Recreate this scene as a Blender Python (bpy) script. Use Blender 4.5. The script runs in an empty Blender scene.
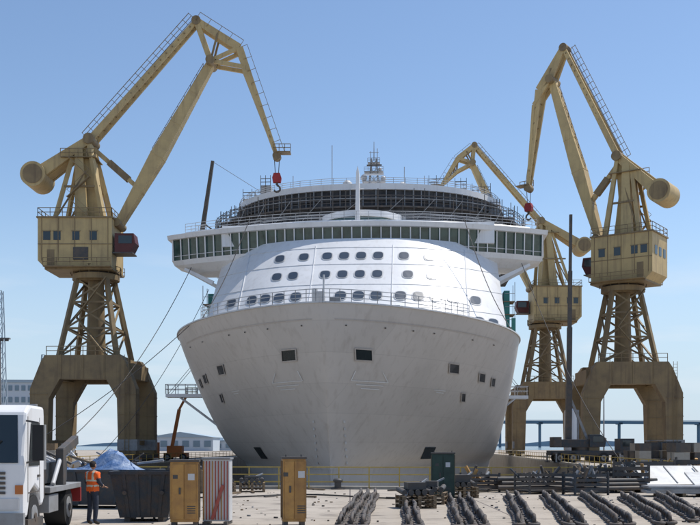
import bpy, bmesh, math, random
from mathutils import Vector, Matrix, Quaternion
random.seed(7)
R=math.radians
scene=bpy.context.scene
COL=scene.collection

# ---------------------------------------------------------------- materials
def mat(name,c,rough=0.6,metal=0.0,c2=None,scale=1.0,streak=0.0,cs=None,bump=0.0,bscale=None,amt=0.5,spec=0.4,plates=None):
    m=bpy.data.materials.new(name); m.use_nodes=True
    nt=m.node_tree; N=nt.nodes; L=nt.links
    b=N['Principled BSDF']
    b.inputs['Roughness'].default_value=rough
    b.inputs['Metallic'].default_value=metal
    b.inputs['Specular IOR Level'].default_value=spec
    c=tuple(c)+(1,)
    if c2 is None: c2=tuple(v*0.72 for v in c[:3])
    c2=tuple(c2)+(1,)
    tc=N.new('ShaderNodeTexCoord')
    n=N.new('ShaderNodeTexNoise'); n.inputs['Scale'].default_value=scale
    n.inputs['Detail'].default_value=7; n.inputs['Roughness'].default_value=0.62
    L.new(tc.outputs['Object'],n.inputs['Vector'])
    r=N.new('ShaderNodeValToRGB'); r.color_ramp.elements[0].position=0.42; r.color_ramp.elements[1].position=0.72
    r.color_ramp.elements[1].color=(amt*1.6,)*3+(1,)
    L.new(n.outputs['Fac'],r.inputs['Fac'])
    mx=N.new('ShaderNodeMix'); mx.data_type='RGBA'
    mx.inputs[6].default_value=c; mx.inputs[7].default_value=c2
    L.new(r.outputs['Color'],mx.inputs[0])
    out=mx.outputs[2]
    if streak>0:
        mp=N.new('ShaderNodeMapping'); mp.inputs['Scale'].default_value=(1.3,1.3,0.09)
        L.new(tc.outputs['Object'],mp.inputs['Vector'])
        n2=N.new('ShaderNodeTexNoise'); n2.inputs['Scale'].default_value=1.6; n2.inputs['Detail'].default_value=6
        L.new(mp.outputs[0],n2.inputs['Vector'])
        r2=N.new('ShaderNodeValToRGB'); r2.color_ramp.elements[0].position=0.52; r2.color_ramp.elements[1].position=0.8
        r2.color_ramp.elements[1].color=(streak,)*3+(1,)
        L.new(n2.outputs['Fac'],r2.inputs['Fac'])
        m2=N.new('ShaderNodeMix'); m2.data_type='RGBA'
        L.new(r2.outputs['Color'],m2.inputs[0]); L.new(out,m2.inputs[6])
        m2.inputs[7].default_value=tuple(cs or (0.16,0.09,0.05))+(1,)
        out=m2.outputs[2]
    if plates:
        sx=N.new('ShaderNodeSeparateXYZ'); L.new(tc.outputs['Object'],sx.inputs[0])
        cb=N.new('ShaderNodeCombineXYZ'); L.new(sx.outputs[plates[0]],cb.inputs[0]); L.new(sx.outputs['Z'],cb.inputs[1])
        bk=N.new('ShaderNodeTexBrick'); bk.inputs['Scale'].default_value=1; bk.inputs['Brick Width'].default_value=plates[1]; bk.inputs['Row Height'].default_value=plates[2]
        bk.inputs['Mortar Size'].default_value=0.035; bk.inputs['Mortar Smooth'].default_value=0.6
        bk.inputs['Color1'].default_value=(1,1,1,1); bk.inputs['Color2'].default_value=(0.94,0.94,0.94,1); bk.inputs['Mortar'].default_value=(plates[3],)*3+(1,)
        L.new(cb.outputs[0],bk.inputs['Vector'])
        m3=N.new('ShaderNodeMix'); m3.data_type='RGBA'; m3.blend_type='MULTIPLY'; m3.inputs[0].default_value=1
        L.new(out,m3.inputs[6]); L.new(bk.outputs['Color'],m3.inputs[7]); out=m3.outputs[2]
    L.new(out,b.inputs['Base Color'])
    if bump>0:
        n3=N.new('ShaderNodeTexNoise'); n3.inputs['Scale'].default_value=bscale or scale*6; n3.inputs['Detail'].default_value=5
        L.new(tc.outputs['Object'],n3.inputs['Vector'])
        bp=N.new('ShaderNodeBump'); bp.inputs['Strength'].default_value=bump; bp.inputs['Distance'].default_value=0.03
        L.new(n3.outputs['Fac'],bp.inputs['Height']); L.new(bp.outputs[0],b.inputs['Normal'])
    return m

M={}
M['hull']=mat('hull_paint',(0.60,0.555,0.515),0.40,c2=(0.49,0.455,0.42),scale=0.12,streak=0.42,cs=(0.34,0.29,0.25),bump=0.35,bscale=0.45,plates=('Y',7.5,2.45,0.87))
M['hull_trim']=mat('hull_trim',(0.50,0.46,0.43),0.45,c2=(0.40,0.35,0.31),scale=1)
M['hull_red']=mat('antifouling',(0.22,0.05,0.04),0.7,streak=0.4)
M['white']=mat('white_paint',(0.76,0.76,0.76),0.4,c2=(0.64,0.64,0.64),scale=0.3,streak=0.35,cs=(0.46,0.42,0.38),amt=0.45,bump=0.2,bscale=0.7)
M['white2']=mat('white_dull',(0.60,0.60,0.60),0.5,c2=(0.43,0.43,0.43),scale=0.7,streak=0.3,cs=(0.3,0.24,0.18))
M['panel']=mat('weathered_panel',(0.62,0.62,0.60),0.55,c2=(0.42,0.41,0.38),scale=1.2,streak=0.4,cs=(0.25,0.2,0.15),bump=0.3,bscale=3)
M['glass']=mat('dark_glass',(0.02,0.03,0.035),0.08,spec=0.7,amt=0.3)
M['gglass']=mat('green_glass',(0.06,0.11,0.095),0.1,spec=0.8,c2=(0.015,0.03,0.025),scale=0.7)
M['port']=mat('porthole_glass',(0.05,0.07,0.10),0.3,spec=0.5)
M['black']=mat('black_netting',(0.035,0.036,0.04),0.8,c2=(0.12,0.12,0.125),scale=0.5)
M['dark']=mat('dark_steel',(0.07,0.068,0.066),0.6,c2=(0.14,0.10,0.07),scale=2)
M['ochre']=mat('crane_ochre',(0.52,0.385,0.18),0.6,c2=(0.36,0.265,0.135),scale=0.45,streak=0.6,cs=(0.19,0.125,0.075),bump=0.15,bscale=2)
M['ochre2']=mat('crane_ochre_dark',(0.27,0.195,0.10),0.65,c2=(0.155,0.11,0.068),scale=0.5,streak=0.65,cs=(0.09,0.06,0.042),bump=0.15,bscale=2)  # darker, streaked ochre for portal, tower, rails and trim
M['red']=mat('red_paint',(0.33,0.03,0.03),0.5)
M['dred']=mat('dark_red_paint',(0.10,0.025,0.022),0.5)
M['teal']=mat('teal_net',(0.04,0.18,0.16),0.7)
M['concrete']=mat('concrete',(0.34,0.32,0.28),0.85,c2=(0.22,0.20,0.17),scale=0.8,bump=0.4,bscale=6,streak=0.4)
M['yellow']=mat('safety_yellow',(0.46,0.33,0.08),0.55,c2=(0.28,0.20,0.07),scale=4)
M['orangey']=mat('orange_yellow_paint',(0.48,0.26,0.075),0.6,c2=(0.30,0.155,0.06),scale=3,streak=0.65,cs=(0.13,0.06,0.03),bump=0.25,bscale=12)
M['navy']=mat('navy_paint',(0.03,0.042,0.055),0.5,c2=(0.09,0.06,0.04),scale=3,bump=0.3)
M['blue']=mat('blue_tarp',(0.08,0.16,0.33),0.5,c2=(0.35,0.42,0.52),scale=2.5,bump=0.5)
M['tyre']=mat('rubber',(0.025,0.025,0.026),0.8)
M['grey']=mat('grey_steel',(0.28,0.29,0.30),0.5,c2=(0.18,0.17,0.16),scale=2,streak=0.4)
M['rail']=mat('rail_grey',(0.5,0.5,0.5),0.5)
M['wood']=mat('weathered_wood',(0.22,0.16,0.10),0.85,c2=(0.12,0.085,0.055),scale=5,bump=0.4)
M['chain']=mat('chain_steel',(0.085,0.08,0.077),0.75,c2=(0.15,0.105,0.075),scale=3,bump=0.5,bscale=20)
M['green']=mat('green_paint',(0.035,0.065,0.05),0.5,c2=(0.02,0.035,0.03),scale=3)
M['stripe']=mat('red_stripe',(0.38,0.08,0.06),0.5,c2=(0.3,0.12,0.09),scale=4)
M['haze']=mat('hazed_concrete',(0.34,0.42,0.48),0.9,c2=(0.29,0.37,0.43),scale=0.05)  # bluish distance haze painted into the colours of these far materials
M['haze_w']=mat('hazed_white',(0.52,0.57,0.62),0.9,c2=(0.42,0.48,0.54),scale=0.05)
M['haze_d']=mat('hazed_dark',(0.20,0.27,0.32),0.9,c2=(0.15,0.21,0.26),scale=0.05)
M['lamp']=mat('headlight_glass',(0.6,0.6,0.6),0.1,spec=0.8)
M['skin']=mat('skin',(0.42,0.25,0.17),0.6,c2=(0.36,0.2,0.13),scale=10)
M['hair']=mat('hair',(0.03,0.022,0.018),0.8,scale=40,bump=0.5)
M['vest']=mat('orange_vest',(0.90,0.15,0.02),0.7,c2=(0.75,0.11,0.02),scale=9,bump=0.5,bscale=14)
M['reflect']=mat('reflective_tape',(0.62,0.63,0.50),0.35)
M['trousers']=mat('work_trousers',(0.03,0.038,0.06),0.85,c2=(0.05,0.055,0.07),scale=8,bump=0.5,bscale=14)
M['boots']=mat('boots',(0.03,0.025,0.02),0.6)
M['orange']=mat('orange_paint',(0.50,0.16,0.04),0.5,scale=1)

# ---------------------------------------------------------------- mesh builder
class MB:
    def __init__(s): s.bm=bmesh.new(); s.m=[]
    def mi(s,m):
        m=M[m] if isinstance(m,str) else m
        if m not in s.m: s.m.append(m)
        return s.m.index(m)
    def add(s,vs,fs,m,smooth=False):
        i=s.mi(m); v=[s.bm.verts.new(p) for p in vs]
        for f in fs:
            try:
                fc=s.bm.faces.new([v[k] for k in f]); fc.material_index=i; fc.smooth=smooth
            except ValueError: pass
    def box(s,c,d,m,rz=0,rx=0):
        q=Matrix.Rotation(rz,3,'Z')@Matrix.Rotation(rx,3,'X'); c=Vector(c); x,y,z=d[0]/2,d[1]/2,d[2]/2
        vs=[c+q@Vector(p) for p in [(-x,-y,-z),(x,-y,-z),(x,y,-z),(-x,y,-z),(-x,-y,z),(x,-y,z),(x,y,z),(-x,y,z)]]
        s.add(vs,[(3,2,1,0),(4,5,6,7),(0,1,5,4),(1,2,6,5),(2,3,7,6),(3,0,4,7)],m)
    def b2(s,a,b,m):
        s.box([(a[i]+b[i])/2 for i in range(3)],[abs(b[i]-a[i]) for i in range(3)],m)
    def beam(s,p0,p1,w,h,m,w1=None,h1=None):
        p0=Vector(p0);p1=Vector(p1);d=(p1-p0)
        if d.length<1e-6:return
        d.normalize(); ref=Vector((1,0,0)) if abs(d.z)>0.97 else Vector((0,0,1))
        a=d.cross(ref).normalized(); b=d.cross(a).normalized()
        w1=w if w1 is None else w1; h1=h if h1 is None else h1
        vs=[]
        for p,ww,hh in((p0,w,h),(p1,w1,h1)):
            for sa,sb in((-1,-1),(1,-1),(1,1),(-1,1)): vs.append(p+a*sa*ww/2+b*sb*hh/2)
        s.add(vs,[(0,1,2,3),(7,6,5,4),(0,4,5,1),(1,5,6,2),(2,6,7,3),(3,7,4,0)],m)
    def cyl(s,p0,p1,r0,m,r1=None,n=10,smooth=True):
        p0=Vector(p0);p1=Vector(p1);d=(p1-p0)
        if d.length<1e-6:return
        d.normalize()
        ref=Vector((1,0,0)) if abs(d.z)>0.9 else Vector((0,0,1))
        a=d.cross(ref).normalized(); b=d.cross(a).normalized(); r1=r0 if r1 is None else r1
        vs=[]
        for p,r in((p0,r0),(p1,r1)):
            for k in range(n):
                t=2*math.pi*k/n; vs.append(p+a*math.cos(t)*r+b*math.sin(t)*r)
        s.add(vs,[(k,(k+1)%n,n+(k+1)%n,n+k) for k in range(n)],m,smooth)
        s.add([vs[k] for k in range(n)],[tuple(range(n))[::-1]],m)
        s.add([vs[n+k] for k in range(n)],[tuple(range(n))],m)
    def prism(s,poly,y0,y1,m):
        n=len(poly); vs=[(p[0],y0,p[1]) for p in poly]+[(p[0],y1,p[1]) for p in poly]
        s.add(vs,[tuple(range(n)),tuple(range(2*n-1,n-1,-1))]+[(k,n+k,n+(k+1)%n,(k+1)%n) for k in range(n)],m)
    def slab(s,poly,z0,z1,m):
        n=len(poly); vs=[(p[0],p[1],z0) for p in poly]+[(p[0],p[1],z1) for p in poly]
        s.add(vs,[tuple(range(n))[::-1],tuple(range(n,2*n))]+[(k,(k+1)%n,n+(k+1)%n,n+k) for k in range(n)],m)
    def sphere(s,c,r,m,sc=(1,1,1),n=12):
        c=Vector(c); vs=[];fs=[]; h=n//2
        for i in range(h+1):
            ph=math.pi*i/h
            for j in range(n):
                t=2*math.pi*j/n; vs.append(c+Vector((math.sin(ph)*math.cos(t)*r*sc[0],math.sin(ph)*math.sin(t)*r*sc[1],math.cos(ph)*r*sc[2])))
        for i in range(h):
            for j in range(n): fs.append((i*n+j,(i+1)*n+j,(i+1)*n+(j+1)%n,i*n+(j+1)%n))
        s.add(vs,fs,m,True)
    def rail(s,pts,m,h=1.1,sp=2.0,r=0.03,rows=2):
        pts=[Vector(p) for p in pts]
        for a,b in zip(pts,pts[1:]):
            L=(b-a).length; n=max(1,round(L/sp))
            for k in range(n+1):
                p=a.lerp(b,k/n); s.beam(p,p+Vector((0,0,h)),r*2,r*2,m)
            for j in range(rows):
                z=Vector((0,0,h*(1-j/rows))); s.beam(a+z,b+z,r*2,r*2,m)
    def cable(s,a,b,r,m,sag=0.0,n=10):
        a=Vector(a);b=Vector(b);prev=a
        for i in range(1,n+1):
            t=i/n; p=a.lerp(b,t)-Vector((0,0,4*sag*t*(1-t))); s.cyl(prev,p,r,m,n=5); prev=p
    def obj(s,name,parent=None,loc=(0,0,0),rz=0,bevel=0,recalc=True):
        if recalc: bmesh.ops.recalc_face_normals(s.bm,faces=s.bm.faces)
        me=bpy.data.meshes.new(name); s.bm.to_mesh(me); s.bm.free()
        for m in s.m: me.materials.append(m)
        o=bpy.data.objects.new(name,me); COL.objects.link(o); o.location=loc; o.rotation_euler=(0,0,rz)
        if parent: o.parent=parent
        if bevel:
            b=o.modifiers.new('bevel','BEVEL'); b.width=bevel; b.segments=2; b.limit_method='ANGLE'
        return o
def empty(name,loc=(0,0,0),rz=0):
    o=bpy.data.objects.new(name,None); COL.objects.link(o); o.location=loc; o.rotation_euler=(0,0,rz); return o

# ---------------------------------------------------------------- ship frame
YAW=-R(4.0)
SO=Vector((-2.2,80,0))
def shipw(x,s,z=0):
    return SO+Matrix.Rotation(YAW,3,'Z')@Vector((x,s,z))

# ---------------------------------------------------------------- ground + dock
gm=bpy.data.materials.new('apron_concrete'); gm.use_nodes=True
nt=gm.node_tree;N=nt.nodes;L=nt.links;b=N['Principled BSDF'];b.inputs['Roughness'].default_value=0.9
tc=N.new('ShaderNodeTexCoord')
def noise(sc,det=8,src=None):
    n=N.new('ShaderNodeTexNoise');n.inputs['Scale'].default_value=sc;n.inputs['Detail'].default_value=det;n.inputs['Roughness'].default_value=0.65
    L.new(src or tc.outputs['Object'],n.inputs['Vector']);return n
def ramp(src,p0,p1,c0=(0,0,0,1),c1=(1,1,1,1)):
    r=N.new('ShaderNodeValToRGB');r.color_ramp.elements[0].position=p0;r.color_ramp.elements[1].position=p1
    r.color_ramp.elements[0].color=c0;r.color_ramp.elements[1].color=c1;L.new(src,r.inputs['Fac']);return r
def mixc(f,a,c):
    m=N.new('ShaderNodeMix');m.data_type='RGBA'
    L.new(f,m.inputs[0]); L.new(a,m.inputs[6])
    m.inputs[7].default_value=c; return m.outputs[2]
base=ramp(noise(0.25).outputs['Fac'],0.3,0.7,(0.41,0.36,0.30,1),(0.32,0.28,0.23,1)).outputs['Color']
stain=ramp(noise(0.9).outputs['Fac'],0.53,0.70)
c=mixc(stain.outputs['Color'],base,(0.21,0.18,0.15,1))
fine=ramp(noise(9).outputs['Fac'],0.58,0.75)
c=mixc(fine.outputs['Color'],c,(0.24,0.21,0.18,1))
oil=ramp(noise(0.5,3).outputs['Fac'],0.62,0.72)
c=mixc(oil.outputs['Color'],c,(0.13,0.11,0.095,1))
br=N.new('ShaderNodeTexBrick');br.inputs['Scale'].default_value=1;br.inputs['Brick Width'].default_value=5;br.inputs['Row Height'].default_value=5
br.inputs['Mortar Size'].default_value=0.03;br.offset=0
L.new(tc.outputs['Object'],br.inputs['Vector'])
c=mixc(br.outputs['Fac'],c,(0.12,0.10,0.09,1))
L.new(c,b.inputs['Base Color'])
bp=N.new('ShaderNodeBump');bp.inputs['Strength'].default_value=0.5;bp.inputs['Distance'].default_value=0.03
L.new(noise(7).outputs['Fac'],bp.inputs['Height']);L.new(bp.outputs[0],b.inputs['Normal'])
M['ground']=gm

DW=25.0; DS0=-29.5; DS1=260
cs=[shipw(-DW,DS0),shipw(DW,DS0),shipw(DW,DS1),shipw(-DW,DS1)]
g=MB(); B=6000
o4=[(-B,-300,0),(B,-300,0),(B,B,0),(-B,B,0)]
i4=[(p.x,p.y,0) for p in cs]
g.add(o4+i4,[(0,1,5,4),(1,2,6,5),(2,3,7,6),(3,0,4,7)],'ground')
g.obj('ground')
d=MB()
d.add([(p.x,p.y,-0.004) for p in cs]+[(p.x,p.y,-12) for p in cs],[(0,1,5,4),(1,2,6,5),(2,3,7,6),(3,0,4,7),(4,5,6,7)],'concrete')
d.obj('dry_dock',recalc=False)
k=MB()
for a,b_ in((0,1),(1,2),(3,0)):
    p,q=cs[a],cs[b_]; dd=(q-p).normalized(); nn=Vector((dd.y,-dd.x,0))
    k.beam(p+nn*0.25+Vector((0,0,.07)),q+nn*0.25+Vector((0,0,.07)),0.5,0.14,'concrete')
k.obj('dock_coping_kerb')
rl=MB()
for sx in(-1,1):
    for off in(29.5,42):
        a=shipw(sx*off,-20);c2=shipw(sx*off,250)
        rl.beam(a+Vector((0,0,.06)),c2+Vector((0,0,.06)),0.12,0.12,'dark')
rl.obj('crane_rails')
M['water']=mat('sea_water',(0.05,0.10,0.14),0.15,c2=(0.07,0.13,0.17),scale=0.02,bump=0.6,bscale=0.3)
w=MB(); w.add([(-B,430,0.05),(B,430,0.05),(B,5900,0.05),(-B,5900,0.05)],[(0,1,2,3)],'water'); w.obj('sea_water')
db=MB()
for i in range(420):
    x=random.uniform(-13,17);y=random.uniform(26.5,50)
    r=random.uniform(.015,.05)
    db.box((x,y,r*.5),(r*random.uniform(1,3),r*random.uniform(1,2),r),random.choice(['dark','wood','concrete','grey','chain']),random.uniform(0,3))
for i in range(12):
    x=random.uniform(-6,4);y=random.uniform(38,49); a=random.uniform(0,3); l=random.uniform(.4,1.3)
    db.beam((x,y,.05),(x+l*math.cos(a),y+l*math.sin(a),.05),.1,.07,random.choice(['wood','dark','wood']))
db.obj('ground_debris')
def hose(pts,r,m_):
    m=MB(); P=[Vector(p) for p in pts]; prev=None
    for i in range(len(P)-1):
        p0=P[max(i-1,0)];p1=P[i];p2=P[i+1];p3=P[min(i+2,len(P)-1)]
        for k_ in range(8):
            t=k_/8; q=.5*((2*p1)+(p2-p0)*t+(2*p0-5*p1+4*p2-p3)*t*t+(3*p1-p0-3*p2+p3)*t**3)
            if prev is not None: m.cyl(prev,q,r,m_,n=6)
            prev=q
    m.obj('air_hose')
hose([(-12,44,.05),(-6,41,.05),(-2,43.5,.05),(1.5,40.5,.05),(3.3,41.5,.05),(6,45.2,.05)],.035,'tyre')

# ---------------------------------------------------------------- cruise ship
ship=empty('cruise_ship',SO,YAW)
ZT=13.6
def hp(z):
    t=max(0,min(1,z/ZT)); tt=t**0.58
    stem=7*(1-t)**1.25 if z>=0 else 7+(-z)*0.25
    Lz=78-(78-35)*tt; e=1.04-0.40*tt
    W=18.8
    if z<0: W*=1-0.22*(min(1,-z/9))**5; Lz=78+(-z)*2
    return stem,Lz,e,W
def hullpt(x01,z):
    st,Lz,e,W=hp(z); q=max(0,1-(1-x01)**2)
    return W*q**e, st+Lz*x01
def hull_sx(h,z):
    st,Lz,e,W=hp(z); q=(min(h/W,0.9999))**(1/e)
    return st+Lz*(1-math.sqrt(max(0,1-q)))
def hullv(x,z):
    return Vector((x,hull_sx(abs(x),z),z))
hb=MB()
zs=[-9,-8.7,-8,-7,-6,-5,-3,-1.5,-.5]+[i*0.68 for i in range(0,21)]
us=[(i/44)**2 for i in range(45)]
S_END=235
bm=hb.bm; mi_h=hb.mi('hull'); mi_r=hb.mi('hull_red')
for side in(-1,1):
    grid=[]
    for z in zs:
        row=[]
        for u in us:
            h,s_=hullpt(u,z); row.append(bm.verts.new((side*h,s_,z)))
        Wd=hp(z)[3]
        for s_ in(165,200,S_END): row.append(bm.verts.new((side*Wd,s_,z)))
        grid.append(row)
    for i in range(len(zs)-1):
        for j in range(len(grid[0])-1):
            vs=[grid[i][j],grid[i][j+1],grid[i+1][j+1],grid[i+1][j]]
            if side<0: vs=vs[::-1]
            f=bm.faces.new(vs); f.smooth=True; f.material_index=mi_r if zs[i]<-6.5 else mi_h
bmesh.ops.remove_doubles(bm,verts=bm.verts,dist=0.002)
hb.obj('hull',ship)
dk=MB()
pl=[];pr=[]
for u in us: 
    h,s_=hullpt(u,12.5); pl.append((-max(h-.12,0),s_+.15)); pr.append((max(h-.12,0),s_+.15))
poly=pr+[(18.6,S_END),(-18.6,S_END)]+pl[::-1][:-1]
dk.slab(poly,12.3,12.5,'grey')
dk.b2((-15,S_END-.5,-9),(15,S_END,12.3),'hull')
for s_ in(-1,1):
    pts=[Vector((s_*hullpt(u,ZT)[0],hullpt(u,ZT)[1]+.05,ZT+.05)) for u in us]
    for a,b_ in zip(pts,pts[1:]): dk.beam(a,b_,0.30,0.12,'white2')
    dk.beam(pts[-1],(s_*18.8,S_END,ZT+.05),0.30,0.12,'white2')
dk.sphere((0,7,-4.8),3.2,'hull_red',(0.75,2.6,1),16)
for s_ in range(20,230,12): dk.b2((-1,s_,-12),(1,s_+2,-9),'wood')
dk.obj('deck_and_fittings',ship)
op=MB()
def hpatch(x,z,wd,ht,m,off=0.04,slant=0):
    vs=[];n=5
    for j in(0,1):
        for i in range(n):
            xx=x+(i/(n-1)-.5)*wd+(slant*(j-.5)); zz=z+(j-.5)*ht
            p=hullv(xx,zz); e1=hullv(xx+.05,zz)-hullv(xx-.05,zz); e2=hullv(xx,zz+.05)-hullv(xx,zz-.05)
            nn=e1.cross(e2).normalized()
            if nn.y>0: nn=-nn
            vs.append(p+nn*off)
    op.add(vs,[(i,i+1,n+i+1,n+i) for i in range(n-1)],m)
def hframe(x,z,wd,ht,t,m,off=.07):
    hpatch(x,z+ht/2,wd+t,t,m,off);hpatch(x,z-ht/2,wd+t,t,m,off+.004);hpatch(x-wd/2,z,t,ht,m,off+.008);hpatch(x+wd/2,z,t,ht,m,off+.012)
for sx in(-1,1):
    hpatch(sx*3.1,9.7,1.35,.85,'glass');hframe(sx*3.1,9.7,1.35,.9,.10,'hull_trim',.09)
    for xx,zz,ww in((10.9,9.3,.95),(13.9,8.9,.7),(15.3,8.7,.5),(12.0,6.9,.45)):
        hpatch(sx*xx,zz,ww,.75,'black');hframe(sx*xx,zz,ww,.8,.08,'hull_trim',.09)
    for k_ in range(3):
        hpatch(sx*3.5,7.6+.02*k_-k_*.32,2.9-k_*.7,.06,'white',.06)
    for e_ in(-1,1): hpatch(sx*3.5+e_*1.3,8.0,.07,.8,'white',.064,slant=-e_*.4)
    hpatch(sx*9.6,7.3,1.1,.06,'white',.05);hpatch(sx*9.6,7.1,.7,.06,'white',.05)
    hpatch(sx*8.6,1.4,1.1,1.2,'glass',.05,slant=sx*.5)
    for zz in(.6,1.2,1.8,2.4,3,3.6,4.2): hpatch(sx*1.3,zz,.16,.2,'white2',.05)
    for i in range(26):
        x=sx*(1.2+i*.56)
        if abs(x)<15.8: hpatch(x,12.35,.58,.07,'hull_trim',.03)
    for x in(1.8,4.9,7.2,9.0,12.6,14.9): hpatch(sx*x,11.9,.14,.10,'dark',.05)
op.obj('hull_openings',ship,recalc=False)

def FS(x,z): return 26+(z-13)*1.0+9*(min(abs(x),18)/18)**2.6
sup=MB(); NX=28
zz_=[12.5+ i*(27-12.5)/10 for i in range(11)]
rows=[]
for z in zz_:
    W=18.0-(z-12.5)*0.05; r=[]
    r.append((-W,215,z))
    for i in range(NX+1):
        x=-W+2*W*i/NX; r.append((x,FS(x,z),z))
    r.append((W,215,z)); rows.append(r)
vs=[p for r in rows for p in r]; n=NX+3
sup.add(vs,[(i*n+j,i*n+j+1,(i+1)*n+j+1,(i+1)*n+j) for i in range(10) for j in range(n-1)],'white',True)
sup.add(rows[-1],[tuple(range(n))],'white')
for z in(17.4,20.4,23.2,25.6):
    pts=[Vector((x,FS(x,z)-.0,z+.0)) for x in [-17.7+35.4*i/28 for i in range(29)]]
    for a,b_ in zip(pts,pts[1:]): sup.beam(a,b_,.07,.07,'white2')
for x in(-13.2,-4.6,4.6,13.2):
    sup.beam((x,FS(x,14),14),(x,FS(x,26),26),.08,.12,'white')
def oval(x,z,w,h):
    nn=Vector((0,-.707,.707))
    for sc,m,o_ in((1.2,'white2',.05),(1.0,'port',.08)):
        pts=[]
        for k_ in range(20):
            t=2*math.pi*k_/20
            cx=math.copysign(abs(math.cos(t))**.7,math.cos(t)); cz=math.copysign(abs(math.sin(t))**.7,math.sin(t))
            xx=x+cx*w/2*sc; zz=z+cz*h/2*sc
            pts.append(Vector((xx,FS(xx,zz),zz))+nn*o_)
        sup.add(pts,[tuple(range(20))],m)
for x in(-8.9,-5.9,-3.1,-1.1,.9,2.9,5.9,8.9): oval(x,24.4,1.15,.95)
for x in(-8.9,-6.9,-3.1,-1.1,.9,2.9,6.4,9.2): oval(x,21.8,1.15,.95)
for x in(-14.4,-11.6,-9.9,-8.2,-6.2,-1.1,.9,2.9,5.6,7.6,9.6,11.6,14.2): oval(x,18.9,1.25,1.05)
for x in(-16.2,-12.2,12.2,14.5,16.2): oval(x,16.2,1.2,1.0)
for sx in(-1,1):
    for z in(14.2,17,19.8,22.6,25.2):
        sup.b2((sx*17.4,46+z-12,z),(sx*18.15,214,z+1.5),'glass')
    for s_ in range(60,212,6): sup.b2((sx*17.5,s_,13.5),(sx*18.4,s_+.2,27),'white')
    for s_ in range(62,200,16):
        sup.sphere((sx*19.4,s_+5,15.6),1.6,'white',(1,3.4,.9),12)
        sup.sphere((sx*19.4,s_+5,14.9),1.62,'orange',(1,3.3,.6),12)
    sup.b2((sx*18.1,44.5,15),(sx*18.8,47,21.2),'teal')
    for z in(15,16.6,18.2,19.8): sup.b2((sx*18.0,44.3,z),(sx*19.4,46.8,z+.1),'wood'); sup.beam((sx*19.4,44.3,z+1),(sx*18.2,44.3,z+1),.05,.05,'grey')
    sup.b2((sx*19.0,44.25,15.2),(sx*19.5,44.32,17.8),'teal')
    for yy in(44.3,46.8): sup.beam((sx*19.4,yy,13.7),(sx*19.4,yy,22.2),.07,.07,'grey')
sup.b2((-16.9,44,27),(16.9,214,29.6),'white')
sup.b2((-15,75,29.6),(15,212,33.0),'white')
sup.b2((-14,84,33.0),(14,205,35),'white')
sup.obj('superstructure',ship,recalc=True)

# bridge
br_=MB()
BX=-.45
def BF(x): return 41+6.5*(abs(x-BX)/23.5)**2
def bslab(z0,z1,hw,df,back,m,df1=None,hw1=None,n=32):
    df1=df if df1 is None else df1; hw1=hw if hw1 is None else hw1
    a=[(BX-hw+2*hw*i/n) for i in range(n+1)]; a1=[(BX-hw1+2*hw1*i/n) for i in range(n+1)]
    lo=[(x,BF(x)+df,z0) for x in a]+[(BX+hw,back,z0),(BX-hw,back,z0)]
    hi=[(x,BF(x)+df1,z1) for x in a1]+[(BX+hw1,back,z1),(BX-hw1,back,z1)]
    k_=len(lo)
    br_.add(lo+hi,[tuple(range(k_))[::-1],tuple(range(k_,2*k_))]+[(i,(i+1)%k_,k_+(i+1)%k_,k_+i) for i in range(k_)],m)
bslab(24.5,25.4,20.5,2.2,52,'white',0.6,23.5)
bslab(25.4,26.0,23.5,0.6,52,'white',0.3,23.8)
bslab(26.0,28.6,23.6,0.55,51.8,'gglass',0.10,23.7)
bslab(28.6,29.15,24.2,-0.5,52.3,'white',-.7,24.3)
bslab(29.15,29.75,22.5,0.9,52,'white',1.4,22.0)
nm=40
for i in range(nm+1):
    x=BX-23.6+47.2*i/nm
    wdt=.32 if i%4==0 else .17
    br_.beam((x,BF(x)+.40,26.0),(x,BF(x)-.06,28.6),wdt,.14,'white')
pts=[Vector((BX-23.4+46.8*i/30,BF(BX-23.4+46.8*i/30)+.38,26.55)) for i in range(31)]
for a,b_ in zip(pts,pts[1:]): br_.beam(a,b_,.08,.08,'white2')
pts=[Vector((-22.6+45.2*i/30,BF(-22.6+45.2*i/30)+1.6,29.75)) for i in range(31)]
br_.rail(pts,'rail',1.1,1.5,.025,3)
for sx in(-1,1):
    br_.b2((BX+sx*23.6,48,26.0),(BX+sx*23.8,51.6,28.6),'white')
    br_.beam((BX+sx*18,46,22.8),(BX+sx*22.0,47.5,24.9),.25,.5,'white',.25,.35)
    br_.beam((BX+sx*18,50,22.8),(BX+sx*22.0,50.5,24.9),.25,.5,'white',.25,.35)
    br_.rail([(sx*20,49,29.75),(sx*22,49,29.75)],'rail',1,1,.03)
br_.obj('navigation_bridge',ship)

# upper tiers
up=MB()
def ell(ax,ay,cy,n=56):
    out=[]
    for i in range(n+1):
        t=math.pi*i/n
        out.append((.3-ax*math.copysign(abs(math.cos(t))**.85,math.cos(t)),cy-ay*max(0.0,math.sin(t))**.9))
    return out
def tier(z0,z1,ax,ay,cy,m,back=95):
    e=ell(ax,ay,cy); up.slab(e+[(.3+ax,back),(.3-ax,back)],z0,z1,m); return e
CY=70
tier(29.6,30.6,22.2,20.6,CY,'black')
tier(30.6,30.95,22.8,21.2,CY,'white2')
tier(30.95,32.9,22.0,20,CY,'black')
tier(32.9,33.1,22.6,20.8,CY,'dark')
tier(33.1,35.9,19.4,17.6,CY,'black')
tier(35.9,36.7,19.5,18.0,CY,'white')
tier(34.5,34.7,19.6,17.8,CY,'dark')
tier(31.0,31.75,8.6,24.3,CY,'white',70)
tier(30.1,31.0,8.3,24.0,CY,'gglass',70)
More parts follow.
